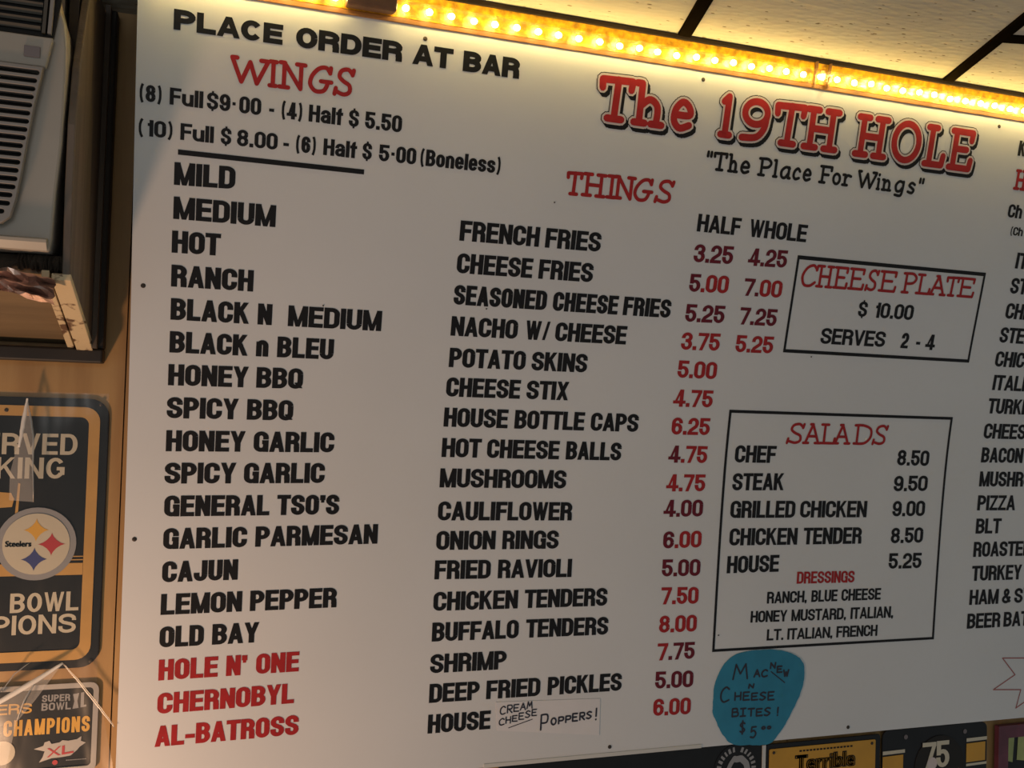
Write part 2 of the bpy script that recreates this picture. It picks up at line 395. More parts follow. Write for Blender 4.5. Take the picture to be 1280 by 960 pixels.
 ["Half", "k", "num", 0.1781, 0.2284, 0.4923, 0.4925, 0.0243],
 ["$", "k", "num", 0.237, 0.2513, 0.4926, 0.4926, 0.0246],
 ["5", "k", "num", 0.2622, 0.2783, 0.4927, 0.4928, 0.0248],
 ["\u00b7", "k", "num", 0.2808, 0.2858, 0.4928, 0.4928, 0.0249],
 ["00", "k", "num", 0.2889, 0.3203, 0.4928, 0.493, 0.0249],
 ["(Boneless)", "k", "num", 0.3261, 0.4585, 0.493, 0.4937, 0.0251],
 ["HALF", "k", "p", 0.8201, 0.9056, 0.4339, 0.4338, 0.0302],
 ["WHOLE", "k", "p", 0.9234, 1.0417, 0.4338, 0.4335, 0.0307],
 ["$", "k", "num", 1.1782, 1.198, 0.3066, 0.3066, 0.0288],
 ["10.00", "k", "num", 1.2125, 1.3037, 0.3066, 0.3069, 0.029],
 ["SERVES", "k", "num", 1.1055, 1.2502, 0.2512, 0.2518, 0.0298],
 ["2", "k", "num", 1.2874, 1.3043, 0.252, 0.2519, 0.03],
 ["-", "k", "num", 1.3226, 1.3321, 0.2518, 0.2517, 0.0302],
 ["4", "k", "num", 1.346, 1.3671, 0.2517, 0.2516, 0.0303],
 ["DRESSINGS", "r", "small", 1.1073, 1.2387, -0.2096, -0.2108, 0.0232],
 ["RANCH,", "k", "small", 1.0441, 1.1323, -0.2458, -0.2461, 0.0224],
 ["BLUE", "k", "small", 1.1426, 1.2019, -0.2462, -0.2464, 0.0227],
 ["CHEESE", "k", "small", 1.2112, 1.3034, -0.2464, -0.2468, 0.023],
 ["HONEY", "k", "small", 1.0109, 1.0905, -0.2807, -0.2815, 0.0219],
 ["MUSTARD,", "k", "small", 1.1003, 1.2244, -0.2816, -0.2829, 0.0223],
 ["ITALIAN,", "k", "small", 1.235, 1.3361, -0.283, -0.284, 0.0228],
 ["LT.", "k", "small", 1.0484, 1.0849, -0.3167, -0.317, 0.0215],
 ["ITALIAN,", "k", "small", 1.0937, 1.1955, -0.3171, -0.318, 0.0217],
 ["FRENCH", "k", "small", 1.2047, 1.3007, -0.3181, -0.319, 0.0221],
 ["ITALIAN", "k", "right", 1.525, 1.6566, 0.4231, 0.4231, 0.0311],
 ["STEAK", "k", "right", 1.5238, 1.6316, 0.3737, 0.3737, 0.0311],
 ["CHEESE", "k", "right", 1.5241, 1.6535, 0.3237, 0.3237, 0.0311],
 ["STEAK", "k", "right", 1.5215, 1.6294, 0.2751, 0.2751, 0.0311],
 ["CHICKEN", "k", "right", 1.5217, 1.663, 0.2264, 0.2264, 0.0311],
 ["ITALIAN", "k", "right", 1.5264, 1.658, 0.1783, 0.1783, 0.0311],
 ["TURKEY", "k", "right", 1.5242, 1.6537, 0.1302, 0.1302, 0.0311],
 ["CHEESE", "k", "right", 1.523, 1.6524, 0.0785, 0.0785, 0.0311],
 ["BACON", "k", "right", 1.5244, 1.6322, 0.029, 0.029, 0.0311],
 ["MUSHROOM", "k", "right", 1.5258, 1.7113, -0.0205, -0.0205, 0.0311],
 ["PIZZA", "k", "right", 1.5264, 1.6245, -0.07, -0.07, 0.0311],
 ["BLT", "k", "right", 1.5273, 1.592, -0.118, -0.118, 0.0311],
 ["ROASTED", "k", "right", 1.5256, 1.6766, -0.1662, -0.1662, 0.0311],
 ["TURKEY", "k", "right", 1.5262, 1.6557, -0.2159, -0.2159, 0.0311],
 ["HAM & SWISS", "k", "right", 1.5238, 1.7488, -0.2655, -0.2655, 0.0311],
 ["BEER BATTERED", "k", "right", 1.5216, 1.7912, -0.3147, -0.3147, 0.0311],
 ["K", "k", "right", 1.4813, 1.4984, 0.6354, 0.6354, 0.0284],
 ["Ch", "k", "right", 1.4831, 1.5174, 0.5189, 0.5189, 0.0254],
 ["(Ch", "k", "right", 1.4974, 1.5281, 0.486, 0.486, 0.0162]], "boxes": [[[1.0293, 0.4086], [1.4583, 0.4102], [1.4564, 0.2312], [1.0293, 0.2308]], [[0.9328, 0.1208], [1.4396, 0.1196], [1.4404, -0.3342], [0.9328, -0.3311]]], "bar": [[-0.0277, 0.4736], [0.2413, 0.4736]], "wings": [["W", 0.0415, 0.093, 0.5797, 0.6187],
 ["I", 0.0919, 0.1079, 0.5799, 0.6198],
 ["N", 0.1079, 0.1467, 0.5801, 0.6207],
 ["G", 0.1506, 0.1857, 0.5804, 0.622],
 ["S", 0.1875, 0.2187, 0.5806, 0.6232]], "things": [["T", 0.5732, 0.599, 0.4715, 0.5113],
 ["H", 0.6015, 0.6408, 0.4721, 0.5122],
 ["I", 0.6426, 0.6625, 0.4726, 0.5129],
 ["N", 0.6578, 0.6936, 0.473, 0.5134],
 ["G", 0.6943, 0.7269, 0.4736, 0.5142],
 ["S", 0.7337, 0.7664, 0.4743, 0.5151]], "cheese": [["C", 1.0438, 1.0767, 0.3538, 0.3962],
 ["H", 1.0767, 1.1113, 0.3542, 0.3963],
 ["E", 1.1134, 1.1432, 0.3546, 0.3964],
 ["E", 1.1463, 1.1795, 0.355, 0.3965],
 ["S", 1.184, 1.2109, 0.3554, 0.3966],
 ["E", 1.2145, 1.2517, 0.3558, 0.3967],
 ["P", 1.2664, 1.2987, 0.3563, 0.3969],
 ["L", 1.2987, 1.3314, 0.3567, 0.397],
 ["A", 1.3296, 1.3683, 0.357, 0.3971],
 ["T", 1.3683, 1.397, 0.3574, 0.3972],
 ["E", 1.398, 1.4357, 0.3578, 0.3973]], "salads": [["S", 1.0617, 1.0972, 0.0588, 0.0998],
 ["A", 1.0981, 1.1345, 0.059, 0.1],
 ["L", 1.1345, 1.1674, 0.0593, 0.1001],
 ["A", 1.1651, 1.2015, 0.0595, 0.1003],
 ["D", 1.2106, 1.2513, 0.0599, 0.1005],
 ["S", 1.2546, 1.2874, 0.0602, 0.1006]], "title": [["T", 0.61, 0.6777, 0.5947, 0.6708],
 ["h", 0.6704, 0.7377, 0.5944, 0.6708],
 ["e", 0.7419, 0.791, 0.5941, 0.6707],
 ["1", 0.832, 0.8671, 0.5936, 0.6707],
 ["9", 0.8703, 0.9398, 0.5933, 0.6707],
 ["T", 0.9396, 1.0083, 0.5929, 0.6706],
 ["H", 0.999, 1.0812, 0.5926, 0.6706],
 ["H", 1.1067, 1.1864, 0.592, 0.6705],
 ["O", 1.1867, 1.2599, 0.5916, 0.6705],
 ["L", 1.2597, 1.3159, 0.5912, 0.6704],
 ["E", 1.3162, 1.3793, 0.5909, 0.6704]], "tag": [["\"", 0.821, 0.8336, 0.5388, 0.5716],
 ["T", 0.8368, 0.8602, 0.5388, 0.5716],
 ["h", 0.8653, 0.8832, 0.5389, 0.5716],
 ["e", 0.8896, 0.907, 0.5389, 0.5717],
 ["P", 0.9252, 0.9495, 0.5389, 0.5717],
 ["l", 0.9534, 0.964, 0.539, 0.5717],
 ["a", 0.9693, 0.9893, 0.539, 0.5718],
 ["c", 0.9946, 1.0107, 0.539, 0.5718],
 ["e", 1.0161, 1.0324, 0.5391, 0.5718],
 ["F", 1.0501, 1.0741, 0.5391, 0.5719],
 ["o", 1.0775, 1.0948, 0.5392, 0.5719],
 ["r", 1.0983, 1.1171, 0.5392, 0.5719],
 ["W", 1.1333, 1.1687, 0.5393, 0.572],
 ["i", 1.1723, 1.1809, 0.5393, 0.572],
 ["n", 1.1852, 1.2047, 0.5393, 0.572],
 ["g", 1.2133, 1.2337, 0.5394, 0.5721],
 ["s", 1.241, 1.2594, 0.5394, 0.5721],
 ["\"", 1.2646, 1.2779, 0.5394, 0.5721]], "hoag": [["H", 1.4836, 1.5161, 0.5714, 0.6108]], "star": [[1.6777, -0.3836], [1.6197, -0.3805], [1.6557, -0.4177], [1.6005, -0.4458], [1.6737, -0.4505], [1.6632, -0.4889], [1.6871, -0.4803]], "nails": [[-0.0702, 0.2769], [-0.0719, -0.1076], [0.321, 0.6812], [0.7975, 0.6847], [1.427, 0.6833], [1.2443, -0.4976], [0.7346, -0.4942]], "specks": [[0.456, 0.2756], [0.5548, 0.4578], [0.1918, 0.264], [1.0916, 0.2255], [0.9444, -0.3017]], "blob": [[0.9401, -0.427], [0.9441, -0.3878], [0.9656, -0.3494], [1.0, -0.3356], [1.0355, -0.3337], [1.0751, -0.3357], [1.109, -0.3456], [1.1302, -0.3612], [1.1366, -0.382], [1.1347, -0.4052], [1.1247, -0.4337], [1.1066, -0.4674], [1.0883, -0.495], [1.0663, -0.5149], [1.0302, -0.5148], [0.9878, -0.5099], [0.9677, -0.4941], [0.9503, -0.4673], [0.9412, -0.4468]], "note": [["M", 0.9768, 1.013, -0.3869, -0.3891, 0.0327],
 ["AC", 1.0225, 1.0553, -0.3854, -0.3874, 0.0172],
 ["NEW", 1.0573, 1.102, -0.3673, -0.393, 0.0144],
 ["N", 1.0124, 1.027, -0.4062, -0.4071, 0.01],
 ["C", 0.9529, 0.9752, -0.4293, -0.43, 0.0312],
 ["HEESE", 0.983, 1.0729, -0.4271, -0.4326, 0.0171],
 ["BITES", 0.9784, 1.0664, -0.458, -0.4621, 0.0171],
 ["!", 1.0764, 1.0847, -0.4628, -0.4635, 0.0189],
 ["$", 0.998, 1.0126, -0.4908, -0.4914, 0.0229],
 ["5", 1.0212, 1.0376, -0.5012, -0.502, 0.0216],
 ["00", 1.0449, 1.0696, -0.4873, -0.4878, 0.0081]], "noteline": [[1.0611, -0.3762], [1.0924, -0.3991]], "strip": [[0.516, -0.3982], [0.7112, -0.4049], [0.7128, -0.4711], [0.5209, -0.448]], "striptext": [["CREAM", 0.5233, 0.5842, -0.422, -0.4134, 0.0147],
 ["CHEESE", 0.5224, 0.593, -0.4411, -0.4263, 0.0126],
 ["P", 0.5974, 0.6148, -0.4549, -0.4538, 0.0301],
 ["OPPERS", 0.6175, 0.6976, -0.4476, -0.44, 0.015],
 ["!", 0.7017, 0.7075, -0.4439, -0.4436, 0.0217]], "stripline": [[0.5414, -0.4446], [0.584, -0.4327]], "bulb_s": [0.7158]}

# ------------------------------------------------------------------ the curved menu board surface
_K = np.linspace(-0.8, 0.6, 15) * 1.5
_G = np.linspace(-1.0, 0.9, 191) * 1.5
_t = np.interp(_G, _K, THETA)
_dy = -np.sin(_t); _dz = np.cos(_t)
_Y = np.concatenate([[0], np.cumsum((_dy[1:] + _dy[:-1]) / 2 * .015)]); _Z = np.concatenate([[0], np.cumsum((_dz[1:] + _dz[:-1]) / 2 * .015)])
_Y -= np.interp(0, _G, _Y); _Z -= np.interp(0, _G, _Z)
def on_board(X, s, off=0.0):
    th = float(np.interp(s, _G, _t))
    return Vector((X, float(np.interp(s, _G, _Y)) - off * math.cos(th), float(np.interp(s, _G, _Z)) - off * math.sin(th)))
def on_wall(y):
    return lambda X, z, off=0.0: Vector((X, y - off, z))

def strip_solid(name, x0, x1, s0, s1, o0, o1, m, parent, nx=1, ns=1, bev=0):
    """a solid slab that follows the board surface, s0..s1 up the board, o0..o1 out of it"""
    vs, fs = [], []
    for o in (o0, o1):
        for i in range(nx + 1):
            for j in range(ns + 1):
                vs.append(on_board(x0 + (x1 - x0) * i / nx, s0 + (s1 - s0) * j / ns, o))
    N = (nx + 1) * (ns + 1); I = lambda i, j, k: k * N + i * (ns + 1) + j
    for i in range(nx):
        for j in range(ns):
            for k in (0, 1): fs.append((I(i, j, k), I(i + 1, j, k), I(i + 1, j + 1, k), I(i, j + 1, k)))
    for i in range(nx):
        for j in (0, ns): fs.append((I(i, j, 0), I(i + 1, j, 0), I(i + 1, j, 1), I(i, j, 1)))
    for j in range(ns):
        for i in (0, nx): fs.append((I(i, j, 0), I(i, j + 1, 0), I(i, j + 1, 1), I(i, j, 1)))
    me = mesh(name, vs, fs)
    bm = bmesh.new(); bm.from_mesh(me); bmesh.ops.recalc_face_normals(bm, faces=bm.faces); bm.to_mesh(me); bm.free()
    if bev: bevel_me(me, bev)
    return obj(name, me, m, parent)

# ------------------------------------------------------------------ printed type
_cache = {}
def glyph_mesh(body, codes=None):
    key = (body, codes)
    if key in _cache: return _cache[key]
    c = bpy.data.curves.new('type', 'FONT'); c.body = body; c.size = 1.0; c.resolution_u = 3
    c.materials.append(M_black); c.materials.append(M_red)
    if codes:
        for i, q in enumerate(codes): c.body_format[i].material_index = 1 if q == 'r' else 0
    o = bpy.data.objects.new('type', c); COL.objects.link(o)
    dg = bpy.context.evaluated_depsgraph_get(); dg.update()
    me = bpy.data.meshes.new_from_object(o.evaluated_get(dg))
    vs = np.array([v.co[:2] for v in me.vertices]); fs = [tuple(p.vertices) for p in me.polygons]; mi = [p.material_index for p in me.polygons]
    bpy.data.objects.remove(o); bpy.data.curves.remove(c); bpy.data.meshes.remove(me)
    _cache[key] = (vs, fs, mi); return _cache[key]
CAP = float(glyph_mesh('H')[0][:, 1].max())

def lettering(body, place, X0, X1, sL, sR, h, mats, parent, dx=0.07, dy=0.02, off=0.0005, codes=None, label=None, slant=0.0, name='lettering'):
    vs, fs, mi = glyph_mesh(body, codes)
    W = X1 - X0; dx *= h; dy *= h
    a, b = vs[:, 0].min(), vs[:, 0].max()
    sx = max(W - 2 * dx, W * 0.3) / max(b - a, 1e-4); sy = (h - 2 * dy) / CAP
    out, faces, mid = [], [], []
    for k in (0, 1, 2) if dx > 0 else (1,):
        for q in (0, 2) if dy > 0 else (1,):
            base = len(out)
            for x, y in vs:
                px_ = (x - a) * sx + dx * k; py = y * sy + dy * q
                out.append(place(X0 + px_ + slant * py, sL + (sR - sL) * px_ / max(W, 1e-4) + py, off))
            faces += [tuple(i + base for i in f) for f in fs]; mid += mi
    me = mesh(name, out, faces)
    if not isinstance(mats, (list, tuple)): mats = [mats]
    for m in mats: me.materials.append(m)
    if len(mats) > 1: me.polygons.foreach_set('material_index', mid)
    o = obj(name, me, mats, parent)
    if label: o['label'] = label
    return o

# ------------------------------------------------------------------ condensed grotesque type, built from strokes
def _arc(cx, cy, rx, ry, a0, a1, n=7):
    return [(cx + rx * math.cos(math.radians(a0 + (a1 - a0) * i / n)), cy + ry * math.sin(math.radians(a0 + (a1 - a0) * i / n))) for i in range(n + 1)]
def _S(t=1.0):
    q = [(1, .68), (1, .78)] + _arc(.5, .78, .5, .22, 0, 180, 9) + [(.02, .68), (.2, .57), (.8, .44), (.98, .34), (1, .25)] + _arc(.5, .22, .5, .22, 0, -180, 9) + [(0, .33)]
    return [(x, y * t) for x, y in q]
def build_font(r):
    O_ = ('K', _arc(.5, 1 - r, .5, r, 0, 180, 10) + _arc(.5, r, .5, r, 180, 360, 10) + [(1, 1 - r), (1, 1 - r)])
    C_ = ('K', [(1, .64)] + _arc(.5, 1 - r, .5, r, 0, 180, 10) + _arc(.5, r, .5, r, 180, 360, 10) + [(1, .37)])
    if r > .4: C_ = ('K', _arc(.5, .5, .5, .5, 36, 324, 20))
    P_ = ('K', [(0, 1), (.45, 1)] + _arc(.5, .73, .5, .27, 90, -90, 9) + [(.45, .46), (0, .46)])
    F = {
     'O': (1, [O_]), '0': (.93, [O_]), 'C': (1, [C_]),
     'G': (1.03, [C_, ('V', 1, 0 if r < .4 else .12, .47), ('H', .47, .6, 1)]),
     'D': (1, [('V', 0, 0, 1), ('K', [(0, 1), (.45, 1)] + _arc(.5, 1 - r, .5, r, 90, 0) + _arc(.5, r, .5, r, 0, -90) + [(.45, 0), (0, 0)])]),
     'B': (1, [('V', 0, 0, 1), ('K', [(0, 1), (.45, 1)] + _arc(.5, .765, .46, .235, 90, -90, 9) + [(0, .53)]), ('K', [(0, .53), (.45, .53)] + _arc(.5, .265, .5, .265, 90, -90, 9) + [(.45, 0), (0, 0)])]),
     'P': (.97, [('V', 0, 0, 1), P_]),
     'R': (1, [('V', 0, 0, 1), ('K', [(0, 1), (.45, 1)] + _arc(.5, .745, .48, .255, 90, -90, 9) + [(0, .49)]), ('K', [(.4, .49)] + _arc(.5, .31, .46, .18, 90, 0) + [(.96, .1)]), ('V', .98, 0, .2)]),
     'S': (1, [('K', _S())]),
     'U': (1, [('V', 0, r, 1), ('V', 1, r, 1), ('K', _arc(.5, r, .5, r, 180, 360, 10))]),
     'J': (.9, [('V', 1, r, 1), ('K', [(0, .38)] + _arc(.5, r, .5, r, 180, 360, 10))]),
     'Q': (1, [O_, ('D', 1.05, -.08, .6, .25)]),
     'E': (.88, [('V', 0, 0, 1), ('H', 1, 0, 1), ('H', .52, 0, .92), ('H', 0, 0, 1)]),
     'F': (.84, [('V', 0, 0, 1), ('H', 1, 0, 1), ('H', .5, 0, .9)]),
     'L': (.82, [('V', 0, 0, 1), ('H', 0, 0, 1)]), 'T': (.88, [('V', .5, 0, 1), ('H', 1, -.06, 1.06)]),
     'H': (1.02, [('V', 0, 0, 1), ('V', 1, 0, 1), ('H', .52, 0, 1)]), 'I': (0, [('V', .5, 0, 1)]),
     'A': (1.06, [('D', -.04, 0, .5, 1), ('D', 1.04, 0, .5, 1), ('H', .24, .2, .8)]),
     'M': (1.36, [('V', 0, 0, 1), ('V', 1, 0, 1), ('D', .5, 0, .03, 1), ('D', .5, 0, .97, 1)]),
     'N': (1.03, [('V', 0, 0, 1), ('V', 1, 0, 1), ('D', 1, 0, 0, 1)]),
     'W': (1.5, [('D', .25, 0, -.03, 1), ('D', .27, 0, .5, 1), ('D', .73, 0, .5, 1), ('D', .75, 0, 1.03, 1)]),
     'K': (1.04, [('V', 0, 0, 1), ('D', .05, .36, .95, 1), ('D', 1.03, 0, .42, .62)]),
     'X': (1.02, [('D', 0, 0, 1, 1), ('D', 1, 0, 0, 1)]), 'Y': (1.02, [('D', .5, .36, -.03, 1), ('D', .5, .36, 1.03, 1), ('V', .5, 0, .42)]),
     'Z': (.92, [('H', 1, 0, 1), ('H', 0, 0, 1), ('D', .02, .04, .98, .96)]), 'V': (1.02, [('D', .5, 0, -.03, 1), ('D', .5, 0, 1.03, 1)]),
     '1': (.5, [('V', 1, 0, 1), ('H', .76, .12, 1), ('D', .75, .80, 1, 1)]),
     '2': (.93, [('K', [(0, .66), (0, .74)] + _arc(.5, .74, .5, .26, 180, 0, 9) + [(1, .66), (.9, .5), (.15, .2), (.02, .04)]), ('H', 0, 0, 1)]),
     '3': (.93, [('K', [(0, .7), (0, .78)] + _arc(.5, .77, .48, .23, 180, -90, 12) + [(.3, .54)]), ('K', [(.3, .54), (.45, .54)] + _arc(.5, .27, .5, .27, 90, -180, 12) + [(0, .33)])]),
     '4': (1, [('V', .72, 0, 1), ('H', .22, -.08, 1.04), ('D', .02, .22, .62, 1)]),
     '5': (.93, [('H', 1, .05, .95), ('V', .05, .45, 1), ('K', [(.03, .5), (.2, .6)] + _arc(.5, .31, .5, .31, 90, -180, 12) + [(0, .36)])]),
     '6': (.93, [('K', _arc(.5, .3, .5, .3, 0, 360, 16)), ('K', [(1, .7), (1, .76)] + _arc(.5, .74, .5, .26, 0, 180, 9) + [(0, .3)])]),
     '9': (.93, [('K', _arc(.5, .7, .5, .3, 0, 360, 16)), ('K', [(0, .3), (0, .24)] + _arc(.5, .26, .5, .26, 180, 360, 9) + [(1, .7)])]),
     '7': (.9, [('H', 1, 0, 1), ('D', .28, 0, 1, .93)]),
     '8': (.95, [('K', _arc(.5, .765, .46, .235, 0, 360, 16)), ('K', _arc(.5, .265, .5, .265, 0, 360, 16))]),
     '&': (1.15, [('K', [(1.05, .0), (.25, .68)] + _arc(.48, .82, .26, .18, 200, -20, 9) + [(.6, .6), (.12, .38)] + _arc(.42, .22, .42, .22, 160, 320, 9) + [(1, .45)])]),
     '$': (.8, [('K', _S()), ('V', .5, -.22, .06), ('V', .5, .94, 1.22)]),
     '.': (0, [('B', 0.0)]), ',': (0, [('B', 0.0), ('V', .3, -.22, .05)]), '·': (0, [('B', .38)]), '-': (.45, [('H', .36, 0, 1)]),
     "'": (0, [('B', .78), ('V', .6, .63, .82)]), '!': (0, [('V', .5, .3, 1), ('B', 0.0)]), '/': (.55, [('D', 0, -.1, 1, 1)]),
     '(': (.28, [('K', [(1, 1.14), (.45, .98), (.05, .72), (0, .48), (.05, .24), (.45, -.02), (1, -.2)])]),
     ')': (.28, [('K', [(0, 1.14), (.55, .98), (.95, .72), (1, .48), (.95, .24), (.55, -.02), (0, -.2)])]),
     'n': (.88, [('V', 0, 0, .76), ('V', 1, 0, .52), ('K', _arc(.5, .5, .5, .24, 180, 0, 9))]),
     'h': (.88, [('V', 0, 0, 1), ('V', 1, 0, .52), ('K', _arc(.5, .5, .5, .24, 180, 0, 9))]),
     'u': (.88, [('V', 1, 0, .76), ('V', 0, .22, .76), ('K', _arc(.5, .24, .5, .24, 180, 360, 9))]),
     'l': (0, [('V', .5, 0, 1)]), 'i': (0, [('V', .5, 0, .76), ('V', .5, .86, 1)]),
     'f': (.42, [('V', .4, 0, .8), ('H', .7, -.1, 1), ('K', [(1.1, 1)] + _arc(1.0, .8, .6, .2, 90, 180))]),
     'a': (.88, [('V', 1, 0, .5), ('K', [(0, .5)] + _arc(.5, .51, .5, .23, 180, 0, 9)), ('K', [(1, .43), (.42, .38)] + _arc(.42, .19, .42, .19, 90, 270, 8) + [(.7, .03), (1, .16)])]),
     'e': (.88, [('H', .37, 0, 1), ('K', [(1, .37)] + _arc(.5, .5, .5, .24, 0, 180, 9) + _arc(.5, .23, .5, .23, 180, 350, 9))]),
     'o': (.88, [('K', _arc(.5, .5, .5, .24, 0, 180, 9) + _arc(.5, .24, .5, .24, 180, 360, 9) + [(1, .5)])]),
     's': (.84, [('K', _S(.74))]),
    }
    return F
FONTS = {'cond': build_font(.24), 'wide': build_font(.46)}

def type_line(body, place, X0, X1, sL, sR, h, mats, parent, wx=0.21, wy=0.16, gap=0.06, off=0.0005, codes=None, label=None, name='lettering', font='cond', dotgap=0.0):
    F = FONTS[font]; W = X1 - X0; wx_, wy_, g = wx * h, wy * h, gap * h
    body = body.replace("’", "'")
    fixed = 0.0; units = 0.0
    for ch in body:
        if ch == ' ': units += .42; continue
        cw = F[ch][0]
        fixed += wx_ + (2 * dotgap * h if ch in '.·' else 0); units += cw
    fixed += g * (len(body) - 1)
    u = (W - fixed) / units if units > 0 else 0.0
    if u < 0.02 * h and units > 0:                         # very tight line: thin the stems
        k = W * 0.55 / max(fixed, 1e-6); wx_ *= k; g *= k; fixed *= k; u = (W - fixed) / units
    out, faces, mid = [], [], []
    def put(x, y): return place(X0 + x, sL + (sR - sL) * x / W + y, off + 8e-7 * (len(faces) % 240))
    def face(pts, mi):
        b = len(out); out.extend(put(*p) for p in pts); faces.append(tuple(range(b, b + len(pts)))); mid.append(mi)
    cx = 0.0
    for idx, ch in enumerate(body):
        mi = 1 if (codes and codes[idx] == 'r') else 0
        if ch == ' ': cx += .42 * u + g; continue
        cw, prims = F[ch]
        if ch in '.·': cx += dotgap * h
        inner = cw * u; sx = wx_
        if cw == 0 and units == 0: sx = min(wx_, W)
        mx = lambda x: cx + sx / 2 + inner * x
        my = lambda y: wy_ / 2 + (h - wy_) * y
        ex = lambda y: 0.0 if y == 0 else h if y == 1 else my(y)
        for p in prims:
            if p[0] == 'V':
                x = mx(p[1]) if cw else cx + sx / 2
                ww = sx * (.5 if ch == '$' else .6 if ch in ",'" else 1)
                face([(x - ww / 2, ex(p[2])), (x + ww / 2, ex(p[2])), (x + ww / 2, ex(p[3])), (x - ww / 2, ex(p[3]))], mi)
            elif p[0] == 'H':
                y = my(p[1]); a = mx(p[2]) - (sx / 2 if p[2] <= 0 else 0); b = mx(p[3]) + (sx / 2 if p[3] >= .85 else 0)
                face([(a, y - wy_ / 2), (b, y - wy_ / 2), (b, y + wy_ / 2), (a, y + wy_ / 2)], mi)
            elif p[0] == 'B':
                x = cx + sx / 2; d = sx / 2; y = ex(p[1])
                face([(x - d, y), (x + d, y), (x + d, y + 2 * d * .95), (x - d, y + 2 * d * .95)], mi)
            elif p[0] == 'D':
                ww = sx * (.74 if ch in 'MW' else .9 if ch in 'AKVXYN7' else .62 if ch in '/14' else .8)
                x0, y0, x1, y1 = mx(p[1]), ex(p[2]), mx(p[3]), ex(p[4])
                face([(x0 - ww / 2, y0), (x0 + ww / 2, y0), (x1 + ww / 2, y1), (x1 - ww / 2, y1)], mi)
            else:
                P = [(mx(x), my(y)) for x, y in p[1]]
                L, R = [], []
                wk = sx * (.62 if ch in '()' else .88 if ch in '&' else 1)
                for i, q in enumerate(P):
                    a, b = P[max(i - 1, 0)], P[min(i + 1, len(P) - 1)]
                    if p[1][0] == p[1][-1] and i in (0, len(P) - 1): a, b = P[-2], P[1]
                    dx, dy = (b[0] - a[0]), (b[1] - a[1]); n = math.hypot(dx, dy) or 1
                    nx, ny = -dy / n * wk / 2, dx / n * wy_ / 2
                    L.append((q[0] + nx, q[1] + ny)); R.append((q[0] - nx, q[1] - ny))
                for i in range(len(P) - 1):
                    if abs(P[i][0] - P[i + 1][0]) + abs(P[i][1] - P[i + 1][1]) < 1e-7: continue
                    face([L[i], R[i], R[i + 1], L[i + 1]], mi)
        cx += inner + sx + g + (dotgap * h if ch in '.·' else 0)
    me = mesh(name, out, faces)
    if not isinstance(mats, (list, tuple)): mats = [mats]
    for m in mats: me.materials.append(m)
    if len(mats) > 1: me.polygons.foreach_set('material_index', mid)
    o = obj(name, me, mats, parent)
    if label: o['label'] = label
    return o


